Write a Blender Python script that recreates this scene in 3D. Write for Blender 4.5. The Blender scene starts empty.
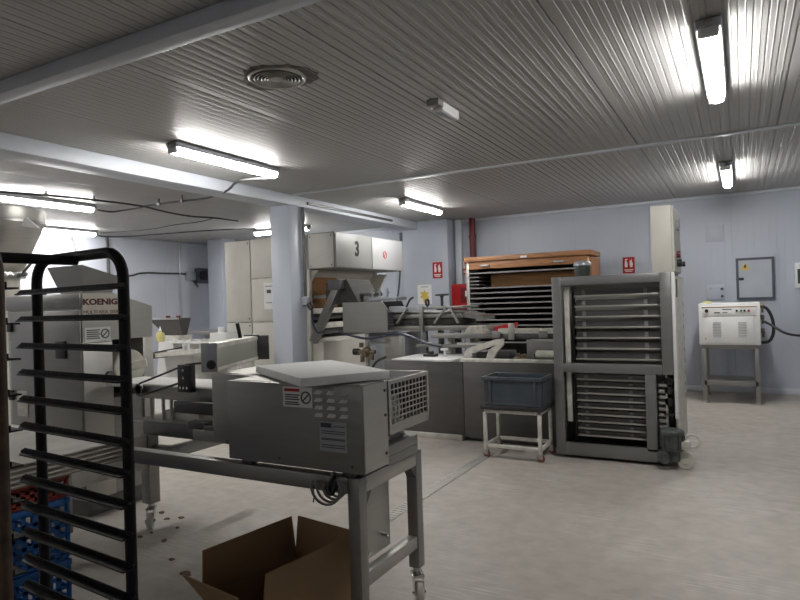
import bpy, bmesh, math, random
from mathutils import Vector, Matrix
random.seed(7)
SC = bpy.context.scene
COL = SC.collection
PI = math.pi

# ------------------------------------------------------------------ camera maths
FPX, YAW, PITCH, ROLL, EYE = 618.519, .50427859, .00385989, -.03090067, 1.5
_cy, _sy = math.cos(YAW), math.sin(YAW)
CF = Vector((-_sy*math.cos(PITCH), _cy*math.cos(PITCH), math.sin(PITCH)))
_r = Vector((_cy, _sy, 0)); _u = _r.cross(CF)
CR = _r*math.cos(ROLL) + _u*math.sin(ROLL)
CU = -_r*math.sin(ROLL) + _u*math.cos(ROLL)
CAM = Vector((0, 0, EYE))
def ray(x, y): return CF + CR*((x-400)/FPX) - CU*((y-300)/FPX)
def onz(x, y, z): d = ray(x, y); return CAM + d*((z-EYE)/d.z)      # photo point on a level plane
def ony(x, y, Y): d = ray(x, y); return CAM + d*(Y/d.y)             # on a wall facing the room
def onx(x, y, X): d = ray(x, y); return CAM + d*(X/d.x)
def dep(x, y, t): return CAM + ray(x, y)*t

cam_data = bpy.data.cameras.new('camera')
cam = bpy.data.objects.new('camera', cam_data); COL.objects.link(cam)
cam_data.sensor_fit = 'HORIZONTAL'; cam_data.sensor_width = 36; cam_data.lens = FPX/800*36
cam_data.clip_start = .05
cam.matrix_world = Matrix(((CR.x, CU.x, -CF.x, 0), (CR.y, CU.y, -CF.y, 0), (CR.z, CU.z, -CF.z, EYE), (0, 0, 0, 1)))
SC.camera = cam

# ------------------------------------------------------------------ materials
M = {}
def mat(name, col, rough=.5, metal=0, var=.08, scale=6, bump=0, bscale=40, stretch=(1, 1, 1), col2=None, spec=.5, rvar=.1):
    m = bpy.data.materials.new(name); m.use_nodes = True
    nt = m.node_tree; N = nt.nodes; L = nt.links
    b = N['Principled BSDF']
    b.inputs['Metallic'].default_value = metal
    b.inputs['Specular IOR Level'].default_value = spec
    tc = N.new('ShaderNodeTexCoord'); mp = N.new('ShaderNodeMapping'); mp.inputs['Scale'].default_value = stretch
    L.new(tc.outputs['Object'], mp.inputs['Vector'])
    nz = N.new('ShaderNodeTexNoise'); nz.inputs['Scale'].default_value = scale; nz.inputs['Detail'].default_value = 6
    L.new(mp.outputs['Vector'], nz.inputs['Vector'])
    cr = N.new('ShaderNodeValToRGB')
    c2 = col2 or tuple(c*(1-var*2) for c in col)
    cr.color_ramp.elements[0].color = (*c2, 1); cr.color_ramp.elements[1].color = (*[min(1, c*(1+var)) for c in col], 1)
    cr.color_ramp.elements[0].position = .3; cr.color_ramp.elements[1].position = .7
    L.new(nz.outputs['Fac'], cr.inputs['Fac']); L.new(cr.outputs['Color'], b.inputs['Base Color'])
    mr = N.new('ShaderNodeMapRange'); mr.inputs['To Min'].default_value = max(.03, rough-rvar); mr.inputs['To Max'].default_value = min(1, rough+rvar)
    L.new(nz.outputs['Fac'], mr.inputs['Value']); L.new(mr.outputs['Result'], b.inputs['Roughness'])
    if bump:
        n2 = N.new('ShaderNodeTexNoise'); n2.inputs['Scale'].default_value = bscale; n2.inputs['Detail'].default_value = 3
        L.new(mp.outputs['Vector'], n2.inputs['Vector'])
        bp = N.new('ShaderNodeBump'); bp.inputs['Strength'].default_value = bump; bp.inputs['Distance'].default_value = .01
        L.new(n2.outputs['Fac'], bp.inputs['Height']); L.new(bp.outputs['Normal'], b.inputs['Normal'])
    M[name] = m
    return m
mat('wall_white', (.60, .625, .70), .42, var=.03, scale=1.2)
mat('wall', (.46, .495, .565), .42, var=.03, scale=1.2)
mat('ceil', (.40, .395, .385), .42, var=.04, scale=.8, spec=.5)
mat('beam', (.48, .505, .55), .45, var=.03)
mat('trim', (.57, .605, .66), .4, var=.02)
mat('steel', (.30, .295, .28), .38, .7, var=.035, scale=5, stretch=(1, 1, 9))
mat('steel_light', (.46, .45, .415), .38, .65, var=.03, scale=5, stretch=(1, 1, 10))
mat('steel_dark', (.13, .13, .13), .4, .7, var=.1, scale=8)
mat('steel_matt', (.27, .265, .26), .5, .35, var=.07, scale=7)
mat('alu', (.50, .51, .45), .42, .5, var=.03)
mat('chrome', (.62, .62, .6), .2, 1, var=.03)
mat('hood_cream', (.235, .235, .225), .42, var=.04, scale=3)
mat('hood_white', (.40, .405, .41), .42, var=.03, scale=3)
mat('steel_frame', (.245, .245, .245), .42, .65, var=.03, scale=3, stretch=(1, 1, 6))
mat('steel_bench', (.13, .125, .122), .42, .6, var=.06, scale=3, stretch=(1, 1, 6))
mat('cream', (.59, .57, .51), .45, var=.04, scale=3)
mat('cream_dirty', (.55, .53, .475), .5, var=.14, scale=9)
mat('white', (.74, .74, .73), .45, var=.03)
mat('white_worn', (.66, .64, .58), .5, var=.12, scale=14)
mat('belt', (.70, .69, .66), .7, var=.05, scale=20)
mat('foam', (.93, .93, .92), .85, var=.02, scale=40, bump=.15, bscale=160)
mat('black', (.018, .018, .02), .45, var=.1)
mat('rubber', (.03, .03, .032), .7, var=.15)
mat('burnt', (.0065, .0055, .005), .55, 0, var=.3, scale=18, bump=.25, bscale=60, spec=.25)
mat('rust', (.009, .007, .006), .6, 0, scale=9, col2=(.12, .062, .025), bump=.3, bscale=70, rvar=.15)
mat('blue', (.02, .135, .42), .5, var=.1)
mat('red_crate', (.26, .035, .025), .5, var=.12)
mat('red', (.42, .012, .014), .35, var=.06)
mat('darkred', (.16, .012, .02), .4, var=.06)
mat('bluegrey', (.040, .050, .063), .4, var=.25, scale=7, col2=(.075, .088, .10))
mat('wood', (.40, .195, .09), .5, scale=4, stretch=(1.5, 14, 14), col2=(.24, .105, .045))
mat('plank', (.34, .17, .06), .6, scale=3, stretch=(1, 8, 8), col2=(.25, .115, .04))
mat('wood_light', (.62, .42, .25), .5, var=.08, scale=5, stretch=(8, 8, 1))
mat('board', (.58, .56, .52), .75, var=.10, scale=5, bump=.15, bscale=120)
mat('board_edge', (.34, .29, .22), .8, scale=14, col2=(.14, .115, .085))
mat('carton', (.33, .205, .105), .8, var=.05, scale=3)
mat('greenmotor', (.080, .090, .085), .5, .1, var=.2, scale=18)
mat('gearbox', (.10, .115, .11), .5, .3, var=.25, scale=20)
mat('brass', (.22, .17, .12), .45, .5, var=.25, scale=30)
mat('nylon', (.66, .64, .56), .45, var=.08, scale=10)
mat('paper', (.78, .78, .76), .7, var=.02)
mat('yellow', (.62, .45, .07), .5, var=.04)
mat('ink', (.05, .05, .06), .6, var=.05)
mat('ink_brown', (.12, .025, .02), .5, var=.05)
mat('plate', (.40, .42, .45), .35, .3, var=.04)
mat('sign_plate', (.66, .62, .53), .45, var=.03)
mat('door_grey', (.42, .45, .50), .4, var=.05, scale=3)
mat('frame_dark', (.07, .085, .11), .45, var=.08)
mat('green', (.02, .17, .07), .4, var=.05)
mat('glass_dark', (.05, .075, .07), .12, var=.1, scale=3)
mat('fabric', (.60, .57, .52), .9, var=.14, scale=22, bump=.5, bscale=50)
mat('oil', (.66, .60, .25), .25, var=.06)
mat('crumb', (.16, .10, .06), .9, var=.2, scale=30)
mat('hose', (.02, .028, .06), .4, var=.1)
mat('drain', (.50, .49, .46), .45, .4, var=.08, scale=30)
mat('matt_dark', (.05, .048, .045), .8, var=.2, scale=14)  # near-black matt tone for backings, bay interior and funnel

def emit(name, col, s):
    m = bpy.data.materials.new(name); m.use_nodes = True
    b = m.node_tree.nodes['Principled BSDF']
    b.inputs['Base Color'].default_value = (.9, .9, .9, 1)
    b.inputs['Emission Color'].default_value = (*col, 1); b.inputs['Emission Strength'].default_value = s
    M[name] = m
LAMP = 45
emit('lamp', (1.0, .985, .955), LAMP)

def floor_mat():
    m = bpy.data.materials.new('concrete'); m.use_nodes = True
    nt = m.node_tree; N = nt.nodes; L = nt.links; b = N['Principled BSDF']
    tc = N.new('ShaderNodeTexCoord')
    def noise(s, d=6, w=0, sc=(1, 1, 1)):
        mp = N.new('ShaderNodeMapping'); mp.inputs['Scale'].default_value = sc; mp.inputs['Rotation'].default_value = (0, 0, w)
        n = N.new('ShaderNodeTexNoise'); n.inputs['Scale'].default_value = s; n.inputs['Detail'].default_value = d
        L.new(tc.outputs['Object'], mp.inputs['Vector']); L.new(mp.outputs['Vector'], n.inputs['Vector']); return n.outputs['Fac']
    def ramp(f, a, b_, c0, c1):
        r = N.new('ShaderNodeValToRGB'); r.color_ramp.elements[0].position = a; r.color_ramp.elements[1].position = b_
        r.color_ramp.elements[0].color = (*c0, 1); r.color_ramp.elements[1].color = (*c1, 1); L.new(f, r.inputs['Fac']); return r.outputs['Color']
    def mix(f, a, b_, mode='MIX'):
        x = N.new('ShaderNodeMix'); x.data_type = 'RGBA'; x.blend_type = mode
        if isinstance(f, float): x.inputs[0].default_value = f
        else: L.new(f, x.inputs[0])
        L.new(a, x.inputs[6])
        if isinstance(b_, tuple): x.inputs[7].default_value = (*b_, 1)
        else: L.new(b_, x.inputs[7])
        return x.outputs[2]
    base = ramp(noise(.7), .3, .72, (.335, .306, .27), (.465, .430, .385))
    fine = ramp(noise(9), .35, .7, (.36, .33, .288), (.495, .46, .415))
    c = mix(.55, base, fine)
    scr = ramp(noise(3, 4, 1.25, (1, 30, 1)), .57, .63, (0, 0, 0), (.5, .5, .5))     # pale wheel scratches
    gate = ramp(noise(1.3, 3), .46, .6, (0, 0, 0), (1, 1, 1))
    c = mix(mix(1.0, scr, gate, 'MULTIPLY'), c, (.62, .61, .58))
    scr2 = ramp(noise(3, 4, .35, (1, 34, 1)), .57, .63, (0, 0, 0), (.45, .45, .45))
    c = mix(mix(1.0, scr2, gate, 'MULTIPLY'), c, (.60, .59, .57))
    dust = ramp(noise(2.2, 8), .58, .8, (0, 0, 0), (.5, .5, .5))
    c = mix(dust, c, (.56, .55, .52))
    L.new(c, b.inputs['Base Color'])
    mr = N.new('ShaderNodeMapRange'); mr.inputs['To Min'].default_value = .38; mr.inputs['To Max'].default_value = .62
    L.new(noise(3), mr.inputs['Value']); L.new(mr.outputs['Result'], b.inputs['Roughness'])
    b.inputs['Specular IOR Level'].default_value = .4
    bp = N.new('ShaderNodeBump'); bp.inputs['Strength'].default_value = .12; bp.inputs['Distance'].default_value = .01
    L.new(noise(30), bp.inputs['Height']); L.new(bp.outputs['Normal'], b.inputs['Normal'])
    M['floor'] = m
floor_mat()

# ------------------------------------------------------------------ mesh builder
class MB:
    def __init__(s): s.v = []; s.f = []; s.X = None
    def xf(s, m): s.X = m; return s                                   # transform for what is added next
    def add(s, vs, fs):
        o = len(s.v)
        if s.X is not None: vs = [s.X @ Vector(v) for v in vs]
        s.v += [tuple(v) for v in vs]; s.f += [tuple(i+o for i in f) for f in fs]
        return s
    def box(s, x0, x1, y0, y1, z0, z1, b=0):
        if x0 > x1: x0, x1 = x1, x0
        if y0 > y1: y0, y1 = y1, y0
        if z0 > z1: z0, z1 = z1, z0
        b = min(b, (x1-x0)*.45, (y1-y0)*.45, (z1-z0)*.45)
        if b <= 0:
            return s.add([(x0,y0,z0),(x1,y0,z0),(x1,y1,z0),(x0,y1,z0),(x0,y0,z1),(x1,y0,z1),(x1,y1,z1),(x0,y1,z1)],
                         [(0,3,2,1),(4,5,6,7),(0,1,5,4),(1,2,6,5),(2,3,7,6),(3,0,4,7)])
        bm = bmesh.new(); bmesh.ops.create_cube(bm, size=1)
        for v in bm.verts: v.co = Vector(((x0+x1)/2+v.co.x*(x1-x0), (y0+y1)/2+v.co.y*(y1-y0), (z0+z1)/2+v.co.z*(z1-z0)))
        bmesh.ops.bevel(bm, geom=bm.edges[:], offset=b, segments=2, profile=.5, affect='EDGES')
        bm.verts.index_update()
        s.add([v.co.copy() for v in bm.verts], [[v.index for v in f.verts] for f in bm.faces]); bm.free()
        return s
    def cyl(s, p0, p1, r, r2=None, n=14):
        p0, p1 = Vector(p0), Vector(p1); r2 = r if r2 is None else r2
        d = (p1-p0).normalized(); a = d.orthogonal().normalized(); c = d.cross(a)
        vs = []
        for p, q in ((p0, r), (p1, r2)):
            for i in range(n):
                t = 2*PI*i/n; vs.append(p + (a*math.cos(t)+c*math.sin(t))*q)
        fs = [(i, (i+1) % n, n+(i+1) % n, n+i) for i in range(n)]
        return s.add(vs, fs + [tuple(range(n))[::-1], tuple(range(n, 2*n))])
    def tube(s, pts, r, n=8, smooth=0):
        P = [Vector(p) for p in pts]
        for _ in range(smooth):                                        # Chaikin
            Q = [P[0]]
            for a, b in zip(P, P[1:]): Q += [a*.75+b*.25, a*.25+b*.75]
            P = Q + [P[-1]]
        vs, fs = [], []; a = None
        for i, p in enumerate(P):
            d = (P[min(i+1, len(P)-1)] - P[max(i-1, 0)]).normalized()
            a = d.orthogonal() if a is None else a - d*a.dot(d)
            if a.length < 1e-6: a = d.orthogonal()
            a.normalize(); c = d.cross(a)
            for k in range(n):
                t = 2*PI*k/n; vs.append(p + (a*math.cos(t)+c*math.sin(t))*r)
        for i in range(len(P)-1):
            for k in range(n): fs.append((i*n+k, i*n+(k+1) % n, (i+1)*n+(k+1) % n, (i+1)*n+k))
        fs += [tuple(range(n))[::-1], tuple(range(len(vs)-n, len(vs)))]
        return s.add(vs, fs)
    def lathe(s, prof, c=(0, 0, 0), n=28, axis='Z'):
        vs, fs = [], []; k = len(prof)
        for i in range(n):
            t = 2*PI*i/n
            for r, z in prof:
                x, y = r*math.cos(t), r*math.sin(t)
                v = (x, y, z) if axis == 'Z' else (z, x, y) if axis == 'X' else (y, z, x)
                vs.append(Vector(v)+Vector(c))
        for i in range(n):
            for j in range(k-1): fs.append((i*k+j, ((i+1) % n)*k+j, ((i+1) % n)*k+j+1, i*k+j+1))
        return s.add(vs, fs)
    def prism(s, pts, plane, a0, a1):                                  # polygon in a plane, drawn out along the third axis
        f = {'xy': lambda p, a: (p[0], p[1], a), 'xz': lambda p, a: (p[0], a, p[1]), 'yz': lambda p, a: (a, p[0], p[1])}[plane]
        n = len(pts)
        return s.add([f(p, a0) for p in pts]+[f(p, a1) for p in pts],
                     [tuple(range(n)), tuple(range(n, 2*n))[::-1]] + [(i, n+i, n+(i+1) % n, (i+1) % n) for i in range(n)])
    def beam(s, p0, p1, w, h, up=(0, 0, 1)):                           # square bar between two points
        p0, p1 = Vector(p0), Vector(p1); d = (p1-p0).normalized(); u = Vector(up); u = (u-d*u.dot(d)).normalized(); c = d.cross(u)
        vs = [p + c*(w/2*i) + u*(h/2*j) for p in (p0, p1) for i, j in ((-1,-1),(1,-1),(1,1),(-1,1))]
        return s.add(vs, [(0,1,2,3),(7,6,5,4),(0,4,5,1),(1,5,6,2),(2,6,7,3),(3,7,4,0)])
    def hexa(s, b, t):                                                 # bottom and top quads
        return s.add(list(b)+list(t), [(0,3,2,1),(4,5,6,7),(0,1,5,4),(1,2,6,5),(2,3,7,6),(3,0,4,7)])
    def sphere(s, c, r, n=12):
        prof = [(r*math.sin(PI*i/8), -r*math.cos(PI*i/8)) for i in range(9)]
        return s.lathe(prof, c, n)
    def build(s, name, m, parent=None, local=False, top=None):
        me = bpy.data.meshes.new(name)
        vs = s.v
        W = Matrix.Identity(4)
        if parent is not None: W = WM[parent.name]
        if top is not None: W = Matrix.Translation(top)
        if not local and W != Matrix.Identity(4):
            I = W.inverted(); vs = [tuple(I @ Vector(v)) for v in vs]
        me.from_pydata(vs, [], s.f)
        bm = bmesh.new(); bm.from_mesh(me); bmesh.ops.recalc_face_normals(bm, faces=bm.faces[:]); bm.to_mesh(me); bm.free()
        me.polygons.foreach_set('use_smooth', [True]*len(me.polygons)); me.set_sharp_from_angle(angle=math.radians(35))
        me.materials.append(M[m] if isinstance(m, str) else m)
        o = bpy.data.objects.new(name, me); COL.objects.link(o)
        if parent is not None: o.parent = parent
        if top is not None: o.location = top
        WM[o.name] = W
        return o
WM = {}
def tag(o, label=None, cat=None, group=None, kind=None):
    if label: o['label'] = label
    if cat: o['category'] = cat
    if group: o['group'] = group
    if kind: o['kind'] = kind
    return o
def thing(name, label, cat, loc=(0, 0, 0), rz=0, group=None):
    o = bpy.data.objects.new(name, None); COL.objects.link(o); o.empty_display_size = .1
    o.location = loc; o.rotation_euler = (0, 0, rz)
    WM[o.name] = Matrix.Translation(loc) @ Matrix.Rotation(rz, 4, 'Z')
    return tag(o, label, cat, group)
def dup(root, loc, rz=0, label=None, group=None):
    r = root.copy(); COL.objects.link(r); r.location = loc; r.rotation_euler = (0, 0, rz)
    WM[r.name] = Matrix.Translation(loc) @ Matrix.Rotation(rz, 4, 'Z')
    if label: r['label'] = label
    if group: r['group'] = group
    for ch in list(root.children):
        c = ch.copy(); COL.objects.link(c); c.parent = r; WM[c.name] = WM[r.name]
        for g in list(ch.children):
            d = g.copy(); COL.objects.link(d); d.parent = c
    return r
def text(name, body, size, loc, rot, m, parent, ext=.001, align='CENTER', bold=0, sx=1):
    cu = bpy.data.curves.new(name, 'FONT'); cu.body = body; cu.size = size; cu.extrude = ext; cu.offset = bold; cu.align_x = align; cu.align_y = 'CENTER'; cu.resolution_u = 3
    tmp = bpy.data.objects.new('tmp_text', cu); COL.objects.link(tmp)
    bpy.context.view_layer.update()
    me = bpy.data.meshes.new_from_object(tmp.evaluated_get(bpy.context.evaluated_depsgraph_get()))
    bpy.data.objects.remove(tmp); bpy.data.curves.remove(cu)
    Wd = Matrix.Translation(loc) @ rot.to_4x4() @ Matrix.Diagonal((sx, 1, 1, 1))
    me.transform(WM[parent.name].inverted() @ Wd); me.materials.clear(); me.materials.append(M[m]); me.name = name
    o = bpy.data.objects.new(name, me); COL.objects.link(o); o.parent = parent; WM[o.name] = WM[parent.name]
    return o
FRONT = Matrix.Rotation(PI/2, 3, 'X')                                  # reads from -Y
SIDE = Matrix.Rotation(PI/2, 3, 'Z') @ FRONT                           # reads from +X
def struct(mb, name, m, label, top=None):
    o = mb.build(name, m, top=top)
    if name == 'ceiling' or name.startswith('wall_'): o.data.polygons.foreach_set('use_smooth', [False]*len(o.data.polygons))
    return tag(o, label, None, None, 'structure')
def caster(root, x, y, z, legpart, wheel='nylon', r=.055, yaw=.5):     # swivel caster: fork and wheel as sub-parts of a leg
    c, s_ = math.cos(yaw), math.sin(yaw)
    X = Matrix.Translation((x, y, 0)) @ Matrix.Rotation(yaw, 4, 'Z')
    f = MB().xf(X); f.cyl((0, 0, z-.03), (0, 0, z), .022); f.box(-.035, .045, -.03, .03, z-.045, z-.03, .004)
    for sy in (-.026, .022): f.prism([(-.03, z-.035), (.045, z-.035), (.055, r-.01), (.03, r-.015)], 'xz', sy, sy+.004)
    f.cyl((.04, -.034, r), (.04, .034, r), .008)
    f.build('caster_fork', 'chrome', legpart)
    w = MB().xf(X); w.lathe([(.012, -.018), (r*.55, -.018), (r*.62, -.013), (r*.9, -.017), (r, -.010), (r, .010), (r*.9, .017), (r*.62, .013), (r*.55, .018), (.012, .018)], (.04, 0, r), 24, 'Y')
    w.build('wheel', wheel, legpart)

# ------------------------------------------------------------------ the room
ZC, YB, XL, XR, YF = 2.98, 10.5, -10.8, 3.4, -8.5
struct(MB().box(XL-.1, XR+.1, YF-.1, YB+.1, -.1, 0), 'floor', 'floor', 'grey scuffed concrete floor of the bakery hall')
def ribbed(x0, x1, pitch, depth, gw, seam, seam_at, sd=.006, bead=False):
    """profile points (t, d) across a panel run with shallow ribs and joint grooves"""
    pts = [(x0, 0)]; t = x0
    k0 = math.floor((x0-seam_at)/pitch)
    k = k0
    nper = round(seam/pitch)
    while True:
        t = seam_at + k*pitch
        if t > x1-pitch: break
        if t > x0+pitch:
            if k % nper == 0: pts += [(t-.006, 0), (t-.004, sd), (t+.004, sd), (t+.006, 0)]
            else:
                pts += [(t-gw, 0), (t-gw*.4, depth), (t+gw*.4, depth), (t+gw, 0)]
                if bead: pts += [(t+pitch/2-.005, 0), (t+pitch/2, -.0022), (t+pitch/2+.005, 0)]
        k += 1
    return pts + [(x1, 0)]
prof = ribbed(XL, XR, 1.168/16, .005, .0055, 1.168, .32, .014, True)
n = len(prof)
mb = MB()
mb.add([(t, YF, ZC+d) for t, d in prof]+[(t, YB+.05, ZC+d) for t, d in prof]+[(XL, YF, ZC+.1), (XR, YF, ZC+.1), (XL, YB+.05, ZC+.1), (XR, YB+.05, ZC+.1)],
       [(i, i+1, n+i+1, n+i) for i in range(n-1)]+[(2*n, 2*n+1, 2*n+3, 2*n+2)])
struct(mb, 'ceiling', 'ceil', 'ribbed pale metal panel ceiling')
def wallmesh(prof, f, z1=ZC):
    n = len(prof); mb = MB()
    mb.add([f(t, d, 0) for t, d in prof]+[f(t, d, z1) for t, d in prof]+[f(prof[0][0], .12, 0), f(prof[-1][0], .12, 0), f(prof[0][0], .12, z1), f(prof[-1][0], .12, z1)],
           [(i, i+1, n+i+1, n+i) for i in range(n-1)]+[(2*n, 2*n+1, 2*n+3, 2*n+2)])
    return mb
wp = ribbed(XL, XR, 1.15/12, .0012, .005, 1.15, -.10, .006)
struct(wallmesh(wp, lambda t, d, z: (t, YB+d, z)), 'wall_back', 'wall', 'pale blue grey panel wall at the back of the hall')
wp = ribbed(YF, YB, 1.15/12, .0012, .005, 1.15, 9.2, .006)
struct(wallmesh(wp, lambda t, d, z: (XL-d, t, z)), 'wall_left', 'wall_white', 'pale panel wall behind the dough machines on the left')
struct(wallmesh(wp, lambda t, d, z: (XR+d, t, z)), 'wall_right', 'wall', 'pale panel wall on the right of the hall')
wp = ribbed(XL, XR, 1.15/6, .0018, .012, 1.15, -.10, .006)
struct(wallmesh(wp, lambda t, d, z: (t, YF-d, z)), 'wall_front', 'wall', 'pale panel wall behind the camera')
struct(MB().box(-4.5, XR, YB-.014, YB, 0, .085, .004), 'baseboard_back', 'trim', 'white baseboard along the back wall')
struct(MB().box(-4.5, XR, YB-.05, YB, ZC-.05, ZC, .015), 'trim_1', 'trim', 'white cove strip where back wall meets ceiling')
struct(MB().box(-5.2, XR, 6.49, 6.57, ZC-.014, ZC, .004), 'trim_2', 'trim', 'white cover strip across the ceiling above the machines')
struct(MB().box(XL, XR, 2.21, 2.33, ZC-.09, ZC, .012), 'trim_3', 'beam', 'white boxed beam across the ceiling nearest the camera')
struct(MB().box(-5.52, -5.2, YF, 10.17, 2.84, ZC, .01), 'trim_4', 'beam', 'long white boxed beam running to the back pillar')
struct(MB().box(-5.52, -5.2, 6.45, 6.78, 0, 2.84, .012), 'trim_5', 'wall', 'panel-clad column carrying the long beam')
struct(MB().box(-5.52, -4.6, 10.17, YB, 0, ZC, .01), 'trim_6', 'wall', 'pale wall pillar with fire sign at the end of the long beam')
struct(MB().box(-4.55, -4.44, 10.42, YB, 0, ZC, .01), 'trim_7', 'trim', 'white corner strip beside the back pillar')
p = onz(207, 239.5, ZC); q = onz(222, 238.5, ZC)
struct(MB().box(p.x, p.x+.42, p.y, p.y+.42, 0, ZC, .012), 'trim_8', 'wall', 'pale column left of the tall cream cabinets')
struct(MB().box(XL, -5.52, YB-.05, YB, ZC-.05, ZC, .015).box(XL, XL+.05, YF, YB, ZC-.05, ZC, .015), 'trim_9', 'trim', 'white cove strip above the left wall')
# drain
mb = MB().box(-2.25, -2.15, 3.2, 5.75, 0, .006)
for i in range(60): mb.box(-2.24, -2.16, 3.22+i*.042, 3.24+i*.042, .006, .009)
tag(mb.build('floor_drain', 'drain', top=(-2.2, 4.5, 0)), 'narrow slotted metal drain strip let into the concrete floor', 'drain')

# ------------------------------------------------------------------ ceiling lights
def lamp(label, c, length, rz=0):
    t = thing('fluorescent_light', label, 'light', (c[0], c[1], ZC), rz, 'fluorescent ceiling lights')
    h = length/2
    MB().box(-.066, .066, -h, h, -.055, -.002, .012).build('housing', 'plate', t, local=True)
    pr = [(-.053, -.05)] + [(-.053*math.cos(a*PI/8)**.8 if 0 < a < 8 and math.cos(a*PI/8) > 0 else .053*abs(math.cos(a*PI/8))**.8, -.05-.06*math.sin(a*PI/8)) for a in range(1, 8)] + [(.053, -.05)]
    MB().prism(pr, 'xz', -h+.03, h-.03).build('diffuser', 'lamp', t, local=True)
    for s in (-1, 1):
        MB().box(-.053, .053, s*(h-.03), s*h, -.106, -.05, .012).build('end_cap', 'white', t, local=True)
        MB().box(-.022, .022, s*h, s*(h+.03), -.055, -.02, .008).cyl((0, s*h, -.04), (0, s*(h+.05), -.04), .012).build('cable_gland', 'steel_matt', t, local=True)
    return t
lamp('lit tube light over the front conveyor, left of the round vent', (-4.35, 4.5), 1.39)
lamp('lit tube light nearest the camera on the right side of the ceiling', (-.115, 4.40), 1.36)
lamp('small lit tube light in front of the wall with the grey electrical panel', (-.115, 8.57), 1.36)
lamp('lit tube light beside the long beam, above the back pillar', (-4.17, 8.33), 1.25)
lamp('lit tube light passing above the big steel hopper at far left', (-7.8, 4.72), 1.46)
lamp('lit tube light by the left wall, seen behind the hopper', (-10.27, 6.5), 1.4)
lamp('lit tube light partly hidden behind the panel-clad column', (-7.55, 9.14), 1.3, PI/2)

lamp('added unseen tube light behind the camera on the left', (-4.35, -5.6), 1.39)  # unseen fill tube, added to lift the near ceiling and machine fronts
lamp('added unseen tube light on the left, outside the picture beyond the hopper', (-7.8, 1.0), 1.4)  # added out of view to brighten the left wall and divider front
lamp('added unseen tube light behind the camera on the right', (-.115, -5.6), 1.36)  # second added fill tube behind the view, for the dark near surfaces
# round vent
vc = onz(277, 77, ZC)
t = thing('ceiling_vent', 'round ringed air vent in the ceiling with dirty stained edge', 'vent', (vc.x, vc.y, ZC))
MB().lathe([(.185, 0), (.185, -.012), (.176, -.020), (.165, -.016), (.16, 0)], (0, 0, 0), 40).build('outer_ring', 'steel_light', t, local=True)
MB().lathe([(0, -.002), (.152, -.002), (.152, 0), (0, 0)], (0, 0, 0), 40).build('backing', 'matt_dark', t, local=True)
for r in (.148, .125, .102, .079, .060):
    MB().lathe([(r, -.020), (r-.009, -.010), (r-.011, -.011), (r-.003, -.022), (r, -.020)], (0, 0, 0), 36).build('ring', 'steel_light', t, local=True)
MB().lathe([(0, -.021), (.036, -.020), (.044, -.014), (.038, -.006), (0, -.005)], (0, 0, 0), 28).build('hub', 'steel_light', t, local=True)
pts = []
for i in range(40):
    a = 2*PI*i/40; r = .20+.035*random.random()+.06*max(0, math.cos(a-.35))**3+.05*max(0, math.cos(a-2.7))**6
    pts.append((r*math.cos(a), r*math.sin(a)))
MB().prism(pts, 'xy', -.0015, -.0005).build('stain', mat('stain', (.12, .112, .10), .8, var=.3, scale=16), t, local=True)

# emergency light
d = onz(446, 111, 2.95)
t = thing('emergency_light', 'small white box lamp on the ceiling near the middle', 'emergency light', (d.x, d.y, ZC))
MB().box(-.045, .045, -.15, .15, -.07, 0, .008).build('housing', 'white', t, local=True)
MB().box(-.035, .035, -.13, .13, -.078, -.07, .003).build('lens', 'plate', t, local=True)
MB().box(-.05, .05, -.24, -.15, -.05, 0, .008).build('end_block', 'steel_matt', t, local=True)

# ------------------------------------------------------------------ cables under the ceiling
def cable(name, label, pix, z=2.93, r=.013, m='rubber', cat='cable', grp=None, sm=2):
    P = [onz(x, y, z) if not isinstance(z, list) else onz(x, y, zz) for (x, y), zz in zip(pix, z if isinstance(z, list) else [z]*len(pix))]
    return tag(MB().tube(P, r, 8, sm).build(name, m, top=tuple(P[0])), label, cat, grp)
G = 'black cables under the ceiling'
cable('ceiling_cable', 'black cable crossing above the hopper to the cable junction under the ceiling', [(-30, 189), (0, 192), (46, 195), (95, 200), (130, 204), (146, 207)], grp=G)
cable('ceiling_cable', 'twisted black cable from the hopper tube light to the cable junction', [(98, 210), (106, 211.5), (114, 212), (124, 210), (134, 209), (146, 206)], grp=G)
cable('ceiling_cable', 'black cable rising from the junction over the beam to the tube light', [(146, 206), (165, 203), (182, 201), (205, 199), (221, 194), (230, 189), (236, 181), (252, 179), (270, 179), (276, 176)], [2.92, 2.91, 2.9, 2.89, 2.86, 2.83, 2.82, 2.84, 2.86, 2.9], grp=G)
cable('ceiling_cable', 'black cable sagging from the junction towards the column', [(146, 207), (158, 210), (175, 214), (195, 217), (212, 217.5), (238, 221)], grp=G)
cable('ceiling_cable', 'thin black cable looping to the lamp behind the column', [(100, 233), (118, 232), (145, 230), (160, 228), (172, 225), (200, 222), (214, 218)], r=.008, grp=G)
cable('ceiling_cable', 'long black cable from the left wall lamp to the column lamp', [(98, 235.5), (107, 237), (130, 236.5), (150, 235), (175, 233), (200, 231), (235, 229), (256, 229)], r=.012, grp=G)
for (x, y, z, l) in ((46, 195, 2.93, 'hanger nearest the hopper lamp'), (94, 200, 2.93, 'hanger in the middle of the long cable'), (159, 204, 2.91, 'hanger right of the cable junction'), (182, 201, 2.9, 'hanger near the beam')):
    p = onz(x, y, z)
    tag(MB().box(-.008, .008, -.008, .008, 0, ZC-z).cyl((0, -.015, .0), (0, .015, .0), .022).build('cable_hanger', 'steel_dark', top=tuple(p), local=True) , 'small metal cable clip under the ceiling, '+l, 'cable clip', 'cable clips')
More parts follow.
